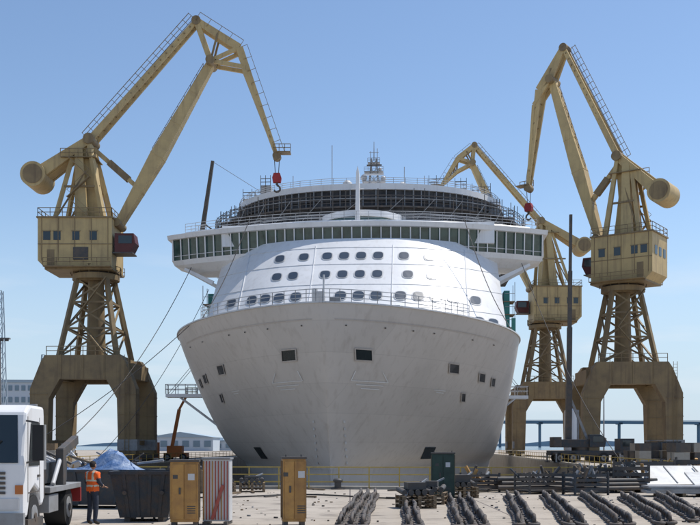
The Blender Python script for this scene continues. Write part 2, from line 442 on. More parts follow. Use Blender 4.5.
for ax,ay,z,h,m in((22.7,21.1,30.95,1.1,'rail'),(22.5,20.7,33.1,1.3,'dark'),(19.3,17.8,36.7,.8,'rail')):
    up.rail([(p[0],p[1],z) for p in ell(ax,ay,CY,40)],m,h,1.6,.025,3)
for p in ell(22.7,21.0,CY,52): up.beam((p[0],p[1],29.7),(p[0],p[1],34.6+random.uniform(-.5,.8)),.09,.09,'dark')
for p in ell(19.65,18.0,CY,56): up.beam((p[0],p[1],33.1),(p[0],p[1],35.9),.11,.11,'grey')
for z in(29.9,31.9,34.0,34.4):
    q=[Vector((p[0],p[1],z)) for p in ell(22.8,21,CY,40)]
    for a,b_ in zip(q,q[1:]): up.beam(a,b_,.06,.06,'grey' if z<34.2 else 'dark')
q=ell(22.75,21.05,CY,52)
for i in range(0,50,3): up.beam((q[i][0],q[i][1],31),(q[i+2][0],q[i+2][1],34),.06,.06,'grey')
for x,s_,wx,h in((-16.5,64,2.6,1.2),(-14.2,62,1.4,2.6),(16.5,64,2.6,1.4),(13.5,62,1.6,1.7),(10,57,2,.8),(20.5,66,1.4,2.0),(-21,67,1.4,2.2),(18.0,60,1.6,1.8),(-18.3,61,1.3,1.6)):
    z=36.7 if abs(x)<17 else 33.1
    up.b2((x-wx/2,s_,z),(x+wx/2,s_+2,z+h),'grey')
    up.rail([(x-wx/2,s_-.1,z+h),(x+wx/2,s_-.1,z+h)],'dark',.9,.8,.04)
    for i in range(3): up.beam((x-wx/2+i*wx/2,s_-.1,z),(x-wx/2+i*wx/2,s_-.1,z+h+1.4),.07,.07,'dark')
up.obj('upper_decks',ship)
ms=MB()
ms.prism([(-.3,29.7),(.3,29.7),(.2,36.2),(.05,37.0),(-.15,36.2)],44.6,46.0,'white')
ms.beam((-.8,45,34.2),(.8,45,34.2),.18,.1,'white')
MX,MS=1.0,68
for dx,dy in((-1.0,-1.0),(1.0,-1.0),(-1.0,1.0),(1.0,1.0)): ms.beam((MX+dx,MS+dy,36.7),(MX+dx*.35,MS+dy*.35,44.4),.2,.2,'grey')
for i in range(6):
    za=37+i*1.2; ra=1.0-.65*(za-36.7)/7.7; rb=1.0-.65*(za+1.2-36.7)/7.7
    ms.beam((MX-ra,MS-ra,za),(MX+rb,MS-rb,za+1.2),.08,.08,'grey');ms.beam((MX+ra,MS-ra,za),(MX-rb,MS-rb,za+1.2),.08,.08,'grey')
for z,w_ in((41.0,3.4),(42.4,2.8),(43.7,1.8)):
    ms.b2((MX-w_/2,MS-.8,z),(MX+w_/2,MS+.8,z+.1),'grey')
    ms.rail([(MX-w_/2,MS-.8,z+.1),(MX+w_/2,MS-.8,z+.1)],'grey',.6,.6,.025)
ms.b2((MX-1.5,MS-1.3,41.75),(MX+1.5,MS-1.1,41.95),'white2')
ms.b2((MX-1.0,MS-1.3,43.1),(MX+1.2,MS-1.1,43.3),'dark')
ms.sphere((MX-1.5,MS,41.7),.5,'white2');ms.sphere((MX+1.4,MS,41.5),.4,'white2');ms.sphere((MX+.9,MS,42.9),.3,'white2')
ms.sphere((MX-4.0,MS+1,40.9),.75,'white2');ms.cyl((MX-4.0,MS+1,36.7),(MX-4.0,MS+1,40.6),.2,'white2');ms.sphere((MX+4.2,MS+1,40.6),.65,'white2');ms.cyl((MX+4.2,MS+1,36.7),(MX+4.2,MS+1,40.3),.2,'white2')
ms.cyl((MX,MS,44.2),(MX,MS,47.0),.08,'grey',.04); ms.cyl((MX-.5,MS,43.7),(MX-.5,MS,45.6),.05,'grey');ms.cyl((MX+.5,MS,43.7),(MX+.5,MS,46.0),.05,'grey')
ms.beam((MX-.7,MS,45.4),(MX+.7,MS,45.4),.07,.07,'grey')
ms.cyl((-4.5,60,36.7),(-4.5,60,44.2),.05,'grey');ms.cyl((5.6,60,36.7),(5.6,60,41),.05,'grey');ms.cyl((-10,60,36.7),(-10,60,40.0),.05,'grey');ms.cyl((8.4,60,36.7),(8.4,60,39.7),.05,'grey')
ms.beam((-22.6,57,29.7),(-20.6,56,41.2),.6,.6,'dark',.4,.4)
ms.beam((-22.2,57.2,33.0),(-19.4,60,31.0),.14,.14,'dark'); ms.cyl((-20.6,56,41.1),(-14,62,37.8),.03,'dark',n=5)
ms.obj('masts_and_radar',ship)
bw=MB()
for sx in(-1,1):
    q=[Vector((sx*hullpt(u,ZT)[0],hullpt(u,ZT)[1]+.1,ZT+.12)) for u in us if hullpt(u,ZT)[0]<12.2][::2]
    bw.rail(q,'rail',1.0,1.2,.028,3)
    bw.cyl((sx*3,4,12.5),(sx*3,4,13.9),.45,'grey');bw.b2((sx*5-1,9,12.5),(sx*5+1,11,14.6),'white2')
    a=Vector((sx*13,41,29.5)); b_=Vector((sx*18.4,30,13.7)); prev=a
    for i in range(1,13):
        t=i/12; p=a.lerp(b_,t)-Vector((0,0,math.sin(math.pi*t)*1.6)); 
        p.y=min(p.y,FS(min(abs(p.x),18),p.z)-.4) if p.z<24 else min(p.y,40.8)
        bw.cyl(prev,p,.05,'dark',n=5); prev=p
bw.b2((-.9,.6,13.7),(.1,1.4,14.6),'white2'); bw.cyl((0,1,13.6),(0,1,16.0),.08,'white2'); bw.cyl((-.8,1.8,13.6),(-.8,1.8,15.0),.25,'white2'); bw.b2((.4,1.6,13.7),(1.3,2.2,14.3),'grey')
bw.obj('bow_rail_and_cables',ship)
ln=MB()
ln.cable((-21.5,47,25),(-31,20,.3),.045,'dark',3.0,16)
ln.cable((-19,46,22),(-30,34,.3),.035,'dark',2.0,14)
ln.cable((20.5,47,25),(29.5,30,.3),.045,'dark',2.0,14)
ln.cable((-14,14,13.6),(-30,6,.4),.035,'dark',1.0,14)
ln.obj('mooring_lines',ship)
fu=MB(); fu.slab([(-4,150),(4,150),(5,165),(-5,165)],35,47,'white'); fu.obj('funnel',ship)

# ---------------------------------------------------------------- harbour cranes
def harbour_crane(loc,yaw,P,ls=1.0,name='harbour_crane'):
    E=empty(name,loc,yaw)
    low=MB(); z_=lambda v:v*ls
    G=4.9*ls; px=.91*ls
    prof=[(-7.3,1.1),(-7.3,9.2),(-5.8,12.6),(-5.2,13.4),(5.2,13.4),(5.8,12.6),(7.3,9.2),(7.3,1.1),(4.9,1.1),(4.7,8),(3.2,10.4),(-3.2,10.4),(-4.7,8),(-4.9,1.1)]
    prof=[(a*px,b_*ls) for a,b_ in prof]
    for y in(-G,G):
        low.prism(prof,y-.9,y+.9,'ochre2')
        for x in(-6.1,6.1):
            for zq in(3.5,6,8.5): low.b2((x*px-1.25*px,y-.96,z_(zq)),(x*px+1.25*px,y+.96,z_(zq)+.12),'ochre2')
        for x in(-3,0,3): low.b2((x*px-.06,y-.96,z_(10.45)),(x*px+.06,y+.96,z_(13.45)),'ochre2')
    for x in(-5.6,5.6):
        low.b2((x*px-.8,-G+.9,z_(10.6)),(x*px+.8,G-.9,z_(12.5)),'ochre2')
        low.b2((x*px-.3,-G+.9,z_(2.2)),(x*px+.3,G-.9,z_(2.8)),'ochre2')
    low.b2((-4.8*px,-G+.9,z_(12.6)),(4.8*px,G-.9,z_(13.3)),'ochre2')
    for x in(-.25,.25): low.beam((6.1*px+x,-G-1.1,1.2),(6.1*px+x,-G-1.1,z_(13.4)),.06,.06,'ochre2')
    for i in range(int(z_(12)/.4)): low.beam((6.1*px-.25,-G-1.1,1.4+i*.4),(6.1*px+.25,-G-1.1,1.4+i*.4),.04,.04,'ochre2')
    for x in(-6.1,6.1):
        for y in(-G,G):
            low.b2((x*px-1.0,y-1.9,.5),(x*px+1.0,y+1.9,1.1),'dark')
            for w_ in(-1.3,-.45,.45,1.3): low.cyl((x*px-.35,y+w_,.42),(x*px+.35,y+w_,.42),.38,'dark',n=14)
            low.b2((x*px-1.2,y-1.0,1.5),(x*px-.9 if x<0 else x*px+1.3,y+.2,2.9),'grey')
    zt0,zt1=z_(13.4),z_(23.5)
    for sx in(-1,1):
        for sy in(-1,1):
            low.beam((sx*3.7*ls,sy*3.7*ls,zt0),(sx*1.9*ls,sy*1.9*ls,zt1),.55,.55,'ochre2')
    lv=[0,.36,.7,1]
    for a,b_ in zip(lv,lv[1:]):
        ra,rb=(3.7-1.8*a)*ls,(3.7-1.8*b_)*ls; za=zt0+(zt1-zt0)*a; zb=zt0+(zt1-zt0)*b_
        for s_ in(-1,1):
            low.beam((-ra,s_*ra,za),(rb,s_*rb,zb),.22,.22,'ochre2');low.beam((ra,s_*ra,za),(-rb,s_*rb,zb),.22,.22,'ochre2')
            low.beam((s_*ra,-ra,za),(s_*rb,rb,zb),.22,.22,'ochre2')
            low.beam((-rb,s_*rb,zb),(rb,s_*rb,zb),.25,.25,'ochre2');low.beam((s_*rb,-rb,zb),(s_*rb,rb,zb),.25,.25,'ochre2')
    low.cyl((0,0,zt0),(0,0,zt1),1.25*ls,'ochre2',1.0*ls,16)
    low.beam((2.6,-4.2,zt0),(-1.5,-3.6,zt0+5),.7,.12,'ochre2');low.beam((-1.5,-3.6,zt0+5),(2.2,-3.2,zt1),.7,.12,'ochre2')
    low.rail([(-4.6,-G-.8,z_(13.4)),(4.6,-G-.8,z_(13.4))],'ochre2',1.1,1.6,.04)
    low.cyl((0,0,zt1),(0,0,zt1+.7),3.0*ls,'ochre2',n=24);low.cyl((0,0,zt1+.7),(0,0,zt1+1.2),2.3*ls,'dark',n=24)
    q=[(3.2*ls*math.cos(2*math.pi*i/16),3.2*ls*math.sin(2*math.pi*i/16),zt1+.7) for i in range(17)]
    low.rail(q,'ochre2',1.0,1.3,.04)
    low.obj('portal_and_tower',E,rz=YAW*.5-yaw)
    up=MB(); h0=zt1+1.2; h1=h0+6.3*ls
    hx0,hx1=P.get('hx',(-6.6,2.8)); hy=3.2
    up.prism([(hx0,h0+.9),(hx0+.9,h0),(hx1,h0),(hx1,h1),(hx0,h1)],-hy,hy,'ochre')
    up.b2((hx0-.15,-hy-.15,h1),(hx1+.15,hy+.15,h1+.2),'ochre2')
    up.b2((hx0+.9,-hy-.1,h0-.25),(hx1+.1,hy+.1,h0-.003),'ochre2')
    up.rail([(hx0,-hy,h1+.2),(hx1,-hy,h1+.2),(hx1,hy,h1+.2),(hx0,hy,h1+.2),(hx0,-hy,h1+.2)],'ochre2',1.1,1.6,.035)
    for sy in(-1,1):
        for i,x in enumerate((hx0+.7,hx0+2.0,hx0+4.4,hx0+6.6)): 
            up.b2((x,sy*(hy+.04),h0+3.5),(x+.9,sy*(hy-.05),h0+4.6),'glass')
            up.b2((x-.1,sy*(hy+.08),h0+4.6),(x+1.0,sy*(hy-.02),h0+4.7),'ochre2')
        up.b2((hx0+1.2,sy*(hy+.05),h0+.2),(hx0+2.1,sy*(hy-.05),h0+2.3),'ochre2')
        for i in range(5):
            x=hx0+.5+i*(hx1-hx0-1.0)/4; up.b2((x-.04,sy*(hy+.05),h0+.9),(x+.04,sy*(hy-.02),h1),'ochre2')
        up.b2((hx0,sy*(hy+.045),h0+2.95),(hx1,sy*(hy-.02),h0+3.05),'ochre2')
        up.b2((hx0+.9,sy*(hy+.9),h0+.0),(hx1,sy*(hy+.003),h0+.12),'ochre2')
        up.rail([(hx0+.9,sy*(hy+.85),h0+.12),(hx1,sy*(hy+.85),h0+.12)],'ochre2',1.0,1.6,.035)
    for i in range(3):
        up.b2((hx0-.04,-2.4+i*1.8,h0+3.4),(hx0+.05,-1.4+i*1.8,h0+4.6),'glass')
    up.b2((hx0+4.5,-hy-.1,h0+1.0),(hx0+6.4,-hy+.05,h0+2.6),'dark')
    cx=hx1+.3
    cz=h0+2.0*ls
    up.prism([(cx,cz),(cx+2.0,cz),(cx+2.6,cz+1.2),(cx+2.4,cz+2.4),(cx,cz+2.4)],-hy+.2,-hy+2.6,'dred')
    up.b2((cx+.5,-hy+.15,cz+1.1),(cx+2.2,-hy+2.65,cz+2.1),'glass')
    up.b2((cx-.4,-hy+.1,cz-.15),(cx+2.3,-hy+2.7,cz-.003),'dark')
    ax,az=P['pivot']; cwx,cwz=P['cw']
    fx=ax-1.3
    for sy in(-1,1):
        up.beam((hx0+2.0,sy*2.6,h1),(fx-.8,sy*1.2,az-2.2),.45,.5,'ochre')
        up.beam((1.6,sy*2.6,h1),(ax+.0,sy*1.2,az-.5),.5,.7,'ochre',.5,.5)
        up.beam((-1.3,sy*2.0,h1),(fx,sy*1.2,az-1.2),.8,1.6,'ochre',.6,1.0)
        mz=(h1+az)/2
        up.beam((hx0+2.9,sy*2.0,mz-1),(1.0,sy*2.0,mz-1),.25,.25,'ochre2')
        up.beam((hx0+2.0,sy*2.5,h1),(-.9,sy*1.7,mz+1),.2,.2,'ochre2')
    up.prism([(-2.4,h1),(1.0,h1),(.3,mz),(ax+.3,az-.5),(fx-.6,az-1.2),(-1.6,mz)],-.9,.9,'ochre')
    up.beam((cwx,0,cwz),(ax,0,az),2.0,1.9,'ochre',1.6,1.3)
    for sy in(-1,1): up.beam((cwx+.3,sy*1.6,cwz),(ax,sy*1.1,az),.5,1.6,'ochre',.4,1.0)
    up.cyl((cwx,-2.2,cwz),(cwx,2.2,cwz),1.6,'ochre',n=26)
    up.cyl((cwx,-2.26,cwz),(cwx,2.26,cwz),1.25,'ochre2',n=26)
    up.cyl((ax,-1.7,az),(ax,1.7,az),.7,'ochre2',n=16)
    up.rail([(fx-2.2,-1.9,az-2.4),(ax+1,-1.9,az-2.4)],'ochre2',1.0,1.0,.04); up.b2((fx-2.2,-1.9,az-2.5),(ax+1,1.9,az-2.4),'ochre2')
    za=h1+.2
    for i in range(3):
        x0,x1=(-3.0,-.2) if i%2 else (-.2,-3.0)
        up.beam((x0,-2.9+.3*i,za),(x1,-2.9+.3*i,za+2.6),.6,.1,'ochre2'); up.beam((x0,-3.2+.3*i,za+.9),(x1,-3.2+.3*i,za+3.5),.05,.05,'ochre2'); za+=2.6
    up.obj('machinery_house_and_frame',E)
    bo=MB(); F=Vector((P['foot'][0],0,P['foot'][1]));T=Vector((P['btip'][0],0,P['btip'][1]))
    Q=Vector((P['top'][0],0,P['top'][1]));K=Vector((P['knee'][0],0,P['knee'][1]));E2=Vector((P['tip'][0],0,P['tip'][1]))
    A=Vector((ax,0,az)); mid=F.lerp(T,.42)
    bo.beam(F,mid,1.6,.9,'ochre',1.9,1.8); bo.beam(mid,T,1.9,1.8,'ochre',1.2,1.0)
    bo.cyl(F+Vector((0,-1.9,0)),F+Vector((0,1.9,0)),.55,'ochre2',n=14)
    for s_ in(.21,.42,.62,.81):
        c=F.lerp(T,s_); dd=(T-F).normalized()
        th=.9+ (s_/.42*.9 if s_<=.42 else (1-s_)/.58*.8+.1)
        bo.beam(c-dd*.03,c+dd*.03,1.6+.35*min(1,s_/.42)-(.7*(s_-.42)/.58 if s_>.42 else 0),th+.08,'ochre')
    off=Vector((-(T-F).normalized().z,0,(T-F).normalized().x))*1.0
    bo.rail([mid+off*.85,F.lerp(T,.95)+off*.55],'ochre2',.8,1.6,.03)
    dd=(Q-A).normalized(); nn=Vector((-dd.z,0,dd.x))
    if nn.z<0: nn=-nn
    for sy in(-1,1):
        bo.beam(A+Vector((0,sy*.9,0)),Q+Vector((0,sy*.6,0)),.3,.85,'ochre',.3,.6)
    nw=18
    for i in range(nw+1):
        p=A.lerp(Q,i/nw); bo.beam(p-Vector((0,.95,0)),p+Vector((0,.95,0)),.14,.14,'ochre2')
        bo.beam(p+nn*.3+Vector((0,-.9,0)),p+nn*1.35+Vector((0,-.9,0)),.06,.06,'ochre2')
    bo.beam(A+nn*1.35+Vector((0,-.9,0)),Q+nn*1.35+Vector((0,-.7,0)),.07,.07,'ochre2')
    bo.beam(A+nn*.85+Vector((0,-.9,0)),Q+nn*.85+Vector((0,-.7,0)),.06,.06,'ochre2')
    r0=Vector((ax+.4,0,az-1.0)); r1=F.lerp(T,.22)+Vector((-.3,0,.3))
    bo.beam(r0,r1,.7,.55,'ochre'); 
    bo.beam(r0.lerp(r1,.35),r0.lerp(r1,.8),.85,.85,'ochre2')
    lowk=T.lerp(K,.9)+(T-Q).normalized()*2.4
    for sy in(-1,1):
        o_=Vector((0,sy*.9,0)); o2=Vector((0,sy*.35,0))
        bo.beam(Q+o_*.7,K+o_,.35,.85,'ochre',.35,.95)
        bo.beam(K+o_,E2+o2,.35,.95,'ochre',.25,.5)
        bo.beam(T+o_,Q+o_*.7,.35,.7,'ochre'); bo.beam(T+o_,K+o_,.3,.5,'ochre')
        bo.beam(T+o_,lowk+o_,.3,.5,'ochre'); bo.beam(lowk+o_,E2+o2,.3,.45,'ochre',.25,.35)
        n_=6
        for i in range(n_):
            a=K.lerp(E2,i/n_); b_=lowk.lerp(E2,(i+.5)/n_); c=K.lerp(E2,(i+1)/n_)
            w0=o_.lerp(o2,i/n_)
            bo.beam(a+w0,b_+w0,.14,.16,'ochre2');bo.beam(b_+w0,c+w0,.14,.16,'ochre2')
        bo.beam(Q.lerp(K,.5)+o_,T+o_,.2,.25,'ochre2')
    for i in range(8):
        c=K.lerp(E2,i/8); w_=.9-.55*i/8; bo.beam(c-Vector((0,w_,0)),c+Vector((0,w_,0)),.14,.14,'ochre2')
    bo.cyl(T-Vector((0,1.5,0)),T+Vector((0,1.5,0)),.6,'ochre2',n=14)
    bo.cyl(Q-Vector((0,.9,0)),Q+Vector((0,.9,0)),.6,'ochre2',n=16)
    bo.cyl(E2-Vector((0,.6,0)),E2+Vector((0,.6,0)),.55,'ochre2',n=16)
    for a,b_ in((Q,K),(K,E2)):
        dq=(b_-a).normalized(); nq=Vector((-dq.z,0,dq.x)); nq=nq if (nq.z>0) else -nq
        n_=max(2,int((b_-a).length/1.6))
        for i in range(n_+1):
            p=a.lerp(b_,i/n_)+Vector((0,-1,0)); bo.beam(p,p+nq*1.1,.05,.05,'ochre2')
        bo.beam(a+nq*1.1+Vector((0,-1,0)),b_+nq*1.1+Vector((0,-1,0)),.06,.06,'ochre2')
    sd=1 if E2.x>T.x else -1
    bo.b2((E2.x-.4*sd,-.8,E2.z+.4),(E2.x+1.8*sd,.8,E2.z+.5),'ochre2'); bo.rail([(E2.x-.4*sd,-.8,E2.z+.5),(E2.x+1.8*sd,-.8,E2.z+.5)],'ochre2',.9,.7,.04)
    for sy in(-.25,.25):
        o_=Vector((0,sy,0))
        bo.cyl(A+o_+nn*.6,Q+o_+nn*.6,.04,'dark',n=5); bo.cyl(lowk+o_,E2+o_,.04,'dark',n=5)
    bo.obj('boom_and_fly_jib',E)
    hk=MB(); hz=P.get('hook',2.2)
    for sx_ in(-.35,.35):
        hk.cyl((E2.x+sx_,0,E2.z),(E2.x+sx_*.6,0,E2.z-hz),.05,'dark',n=5)
    z=E2.z-hz
    hk.prism([(E2.x-.4,z),(E2.x+.4,z),(E2.x+.6,z-.6),(E2.x+.5,z-1.2),(E2.x-.5,z-1.2),(E2.x-.6,z-.6)],-.35,.35,'red')
    hk.b2((E2.x-.15,-.15,z-1.5),(E2.x+.15,.15,z-1.2),'dark')
    prev=Vector((E2.x,0,z-1.5))
    for i in range(1,11):
        t=math.pi*1.35*i/10; p=Vector((E2.x+.42*math.sin(t),0,z-2.0+.42*math.cos(t)-.0)); hk.cyl(prev,p,.13,'dark',n=7); prev=p
    hk.obj('hook_block',E)
    return E
harbour_crane((-33.0,130,0),0,dict(pivot=(-.6,41.6),cw=(-7.6,36.9),foot=(3.0,30.8),btip=(15.0,51.8),top=(13.1,57.1),knee=(18.7,53.5),tip=(23.5,39.7)))
harbour_crane((38.2,140,0),math.pi-R(35),dict(pivot=(.4,42.4),cw=(-5.7,36.6),foot=(3.3,31.3),btip=(10.5,55.3),top=(8.6,59.6),knee=(12.3,54.2),tip=(14.3,40.2),hx=(-5.2,3.4)))
harbour_crane((39,200,0),math.pi,dict(pivot=(1,46.8),cw=(-7.4,41.8),foot=(3.0,33.5),btip=(14.6,58.4),top=(14.2,62.0),knee=(17.4,59.4),tip=(21,53.6)),1.08)

# ---------------------------------------------------------------- mobile crane
def wheel(m,c,r,w,axis=Vector((0,1,0))):
    c=Vector(c); m.cyl(c-axis*w/2,c+axis*w/2,r,'tyre',n=20); m.cyl(c-axis*(w/2+.02),c+axis*(w/2+.02),r*.55,'grey',n=14); m.cyl(c-axis*(w/2+.05),c+axis*(w/2+.05),r*.2,'dark',n=8)
def mobile_crane(loc,rz,tip,col='orange'):
    E=empty('mobile_crane',loc,rz); m=MB()
    m.b2((-5,-1.3,.9),(5,1.3,1.5),col); m.b2((3.6,-1.3,1.5),(5.4,1.3,3.0),col); m.b2((3.9,-1.34,2.0),(5.0,1.34,2.8),'glass'); m.b2((5.38,-1.1,2.0),(5.44,1.1,2.8),'glass')
    for x in(-3.8,-2.2,1.6,3.8):
        for y in(-1.15,1.15): wheel(m,(x,y,.62),.62,.4)
    m.cyl((-1,0,1.5),(-1,0,1.9),1.1,'dark',n=18); m.b2((-4,-1.2,1.9),(1,1.2,2.9),col); m.b2((-4.6,-1.25,1.9),(-3.6,1.25,3.2),'dark')
    m.prism([(-.2,1.95),(1.7,1.95),(1.9,3.0),(1.2,3.5),(-.2,3.5)],-1.5,-.5,col); m.b2((.2,-1.54,2.5),(1.5,-1.4,3.3),'glass')
    for x in(-4.6,3.2):
        for y in(-1,1): m.beam((x,y*1.3,1.1),(x,y*2.8,1.1),.3,.25,'dark'); m.beam((x,y*2.8,1.1),(x,y*2.8,.05),.18,.18,'grey'); m.cyl((x,y*2.8,0.0),(x,y*2.8,.1),.35,'dark')
    m.obj('carrier',E,bevel=.03)
    b_=MB(); a=Vector((-2.5,0,2.8)); t=Vector(tip)
    for i in range(4): b_.beam(a.lerp(t,i/4-.02 if i else 0),a.lerp(t,(i+1)/4),.68-.11*i,.7-.12*i,'dark')
    b_.beam((0,0,2.6),a.lerp(t,.2),.3,.3,'grey'); b_.cyl(t,t-Vector((0,0,3)),.04,'dark',n=5); b_.box(t-Vector((0,0,3.2)),(.3,.3,.5),'dark')
    b_.obj('telescopic_boom',E)
mobile_crane((29.8,125,0),0,(-2.2,0,31.0),'navy')

# ---------------------------------------------------------------- shell-door staging
def staging(x0,x1,y,z):
    m=MB(); sg=1 if x1>x0 else -1
    m.b2((x0,y-.9,z-.4),(x1,y+.9,z),'white'); m.rail([(x0,y-.9,z),(x1,y-.9,z)],'rail',1.1,1.2,.035); m.rail([(x0,y+.9,z),(x1,y+.9,z)],'rail',1.1,1.2,.035); m.rail([(x0,y-.9,z),(x0,y+.9,z)],'rail',1.1,.9,.035)
    for dy in(-.8,.8): m.beam((x0+1.6*sg,y+dy,z-.4),(x1+.6*sg,y+dy,z-4.0),.16,.16,'white2'); m.cyl((x0+.3*sg,y+dy,z),(x1-.3*sg,y+dy,z+6.2),.03,'dark',n=5)
    m.obj('access_staging')
staging(-21.6,-15.8,118,8.2)
staging(21.6,16.2,122,8.2)

f=MB()
pa=shipw(-DW+.2,DS0-.6);pb=shipw(DW-.2,DS0-.6)
f.rail([pa,pb],'yellow',1.1,1.5,.028,3)
f.rail([pa,shipw(-DW-.6,150)],'yellow',1.1,3,.03,2);f.rail([pb,shipw(DW+.6,150)],'yellow',1.1,3,.03,2)
f.obj('dockside_railing')

# ---------------------------------------------------------------- truck
def truck():
    E=empty('skip_truck',(-8.5,22.3,0),R(273.5))
    m=MB() # +x forward, y left
    prof=[(0,.55),(0,1.75),(-.28,2.95),(-.6,3.12),(-1.85,3.12),(-1.9,2.9),(-1.9,.9),(-1.75,.75),(-1.55,.75),(-1.4,1.1),(-1.0,1.25),(-.6,1.1),(-.45,.75),(-.35,.55)]
    m.prism(prof,-1.2,1.2,'white')
    m.obj('cab',E,bevel=.07)
    m=MB()
    m.add([(.0+.02,-1.08,1.8),(.02,1.08,1.8),(-.255,1.0,2.88),(-.255,-1.0,2.88)],[(0,1,2,3)],'glass')
    for sy in(-1,1):
        y=sy*1.215
        m.add([(-.42,y,1.72),(-1.35,y,1.72),(-1.35,y,2.72),(-.62,y,2.72)],[(0,1,2,3)],'glass')
        m.b2((-1.78,sy*1.205,1.9),(-1.48,sy*1.212,2.6),'glass')
        for x in(-.36,-1.42): m.b2((x-.012,sy*1.2,.9),(x+.012,sy*1.207,2.85),'dark')
        m.b2((-1.42,sy*1.2,1.1),(-.36,sy*1.206,1.12),'dark')
        m.b2((-1.36,sy*1.2,1.45),(-1.2,sy*1.24,1.5),'dark')
        m.beam((-.25,sy*1.2,2.75),(-.1,sy*1.5,2.7),.04,.04,'dark');m.beam((-.25,sy*1.2,1.8),(-.1,sy*1.5,1.85),.04,.04,'dark')
        m.b2((-.16,sy*1.38,1.85),(-.04,sy*1.62,2.65),'tyre')
        m.b2((-.1,sy*.55,.75),(.03,sy*1.1,1.0),'lamp'); m.b2((0,sy*1.02,1.1),(.04,sy*1.19,1.3),'orange')
        m.b2((-1.7,sy*1.05,.28),(-.3,sy*1.22,.5),'dark')
        wheel(m,(-1.0,sy*1.02,.52),.52,.32)
    m.b2((-.05,-1.22,.4),(.1,1.22,.68),'grey')
    for i in range(5): m.b2((.0,-.8,1.1+i*.11),(.035,.8,1.16+i*.11),'dark')
    m.beam((.05,-.7,1.8),(-.08,-.1,2.3),.03,.03,'tyre');m.beam((.05,.1,1.8),(-.08,.7,2.3),.03,.03,'tyre')
    m.cyl((-2.1,.9,1),(-2.1,.9,3.2),.09,'grey'); m.b2((-2.35,-1.1,.9),(-1.98,1.1,2.4),'dark')
    m.b2((-2.3,.3,1.6),(-1.99,1.15,2.7),'grey')
    m.obj('cab_details',E)
    m=MB()
    for sy in(-1,1): m.b2((-6.2,sy*.35,.75),(-1.9,sy*.5,1.0),'dark')
    for y in(-.85,.85): wheel(m,(-4.9,y,.52),.52,.55)
    m.b2((-6.2,-1.2,1.0),(-2.5,1.2,1.15),'grey')
    for sy in(-1,1):
        m.b2((-4.3,sy*1.0,1.15),(-3.95,sy*1.2,2.1),'dark'); m.beam((-4.1,sy*1.1,2.0),(-5.9,sy*1.1,2.35),.18,.24,'dark'); m.b2((-6.25,sy*.9,.6),(-6.1,sy*1.2,1.0),'red')
        m.b2((-3.6,sy*.8,.5),(-2.6,sy*1.15,.95),'grey')
        m.cyl((-3.2,sy*1.1,1.2),(-4.1,sy*1.1,1.9),.06,'rail')
    m.slab([(-6.0,-.85),(-2.8,-.85),(-2.8,.85),(-6.0,.85)],1.2,1.75,'navy')
    for i in range(10):
        p=Vector((random.uniform(-5.6,-3),random.uniform(-.6,.6),1.75)); m.cyl(p,p+Vector((random.uniform(-.8,.8),random.uniform(-.3,.3),random.uniform(.1,.5))),.05,random.choice(['grey','dark','wood','blue']),n=7)
    m.obj('chassis_and_skip_arms',E,bevel=.015)
truck()

# ---------------------------------------------------------------- skips
def skip(loc,rz,L_,W_,H_,load=None):
    E=empty('skip_container',loc,rz); m=MB()
    a,b_=L_/2,W_/2
    lo=[(-a*.72,-b_*.9,.12),(a*.72,-b_*.9,.12),(a*.72,b_*.9,.12),(-a*.72,b_*.9,.12)]
    hi=[(-a,-b_,H_),(a,-b_,H_),(a,b_,H_),(-a,b_,H_)]
    hi2=[(x*.96,y*.95,H_) for x,y,_ in hi]; lo2=[(x*.95,y*.93,.25) for x,y,_ in lo]
    m.add(lo+hi+hi2+lo2,[(3,2,1,0)]+[(i,(i+1)%4,4+(i+1)%4,4+i) for i in range(4)]+[(4+i,4+(i+1)%4,8+(i+1)%4,8+i) for i in range(4)]+[(8+i,8+(i+1)%4,12+(i+1)%4,12+i) for i in range(4)]+[(12,13,14,15)],'navy')
    for y in(-1,1):
        m.beam((-a,y*b_,H_),(a,y*b_,H_),.09,.09,'navy')
        for t in(-.6,-.2,.2,.6): m.beam((t*a*.75,y*b_*.91,.15),(t*a,y*b_*1.01,H_),.07,.09,'navy')
        for t in(-.55,.55): m.cyl((t*a,y*b_*.95,H_*.6),(t*a,y*(b_+.12),H_*.6),.06,'dark')
    for x in(-1,1): m.beam((x*a,-b_,H_),(x*a,b_,H_),.09,.09,'navy')
    for x in(-.5,.5): m.b2((x*a-.08,-b_*.85,0),(x*a+.08,b_*.85,.12),'dark')
    m.obj('skip_body',E)
    if load:
        m=MB(); n=14; vs=[]
        for i in range(n):
            for j in range(n):
                x=(i/(n-1)-.5)*L_*.97; y=(j/(n-1)-.5)*W_*.95
                e=min(1,3*min(i,n-1-i)/(n-1))*min(1,3*min(j,n-1-j)/(n-1))
                vs.append((x,y,H_-.05+e*(load*(.55+.45*math.sin(x*2.2+y*1.3))+random.uniform(-.08,.08))))
        m.add(vs,[(i*n+j,(i+1)*n+j,(i+1)*n+j+1,i*n+j+1) for i in range(n-1) for j in range(n-1)],'blue')
        m.obj('tarpaulin_load',E)
        m=MB()
        for i in range(18):
            p=Vector((random.uniform(-a*.8,a*.6),random.uniform(-b_*.7,b_*.7),H_+load*.3)); q=p+Vector((random.uniform(.5,1.4)*random.choice((-1,1)),random.uniform(-.3,.3),random.uniform(.1,.6)))
            m.cyl(p,q,random.uniform(.02,.05),random.choice(['grey','white2','wood','dark']),n=7)
        m.obj('scrap_pipes',E)
skip((-5.95,29.3,0),R(4),1.9,1.5,1.4)
skip((-9.0,35.5,0),R(-8),4.4,1.8,1.3,.8)

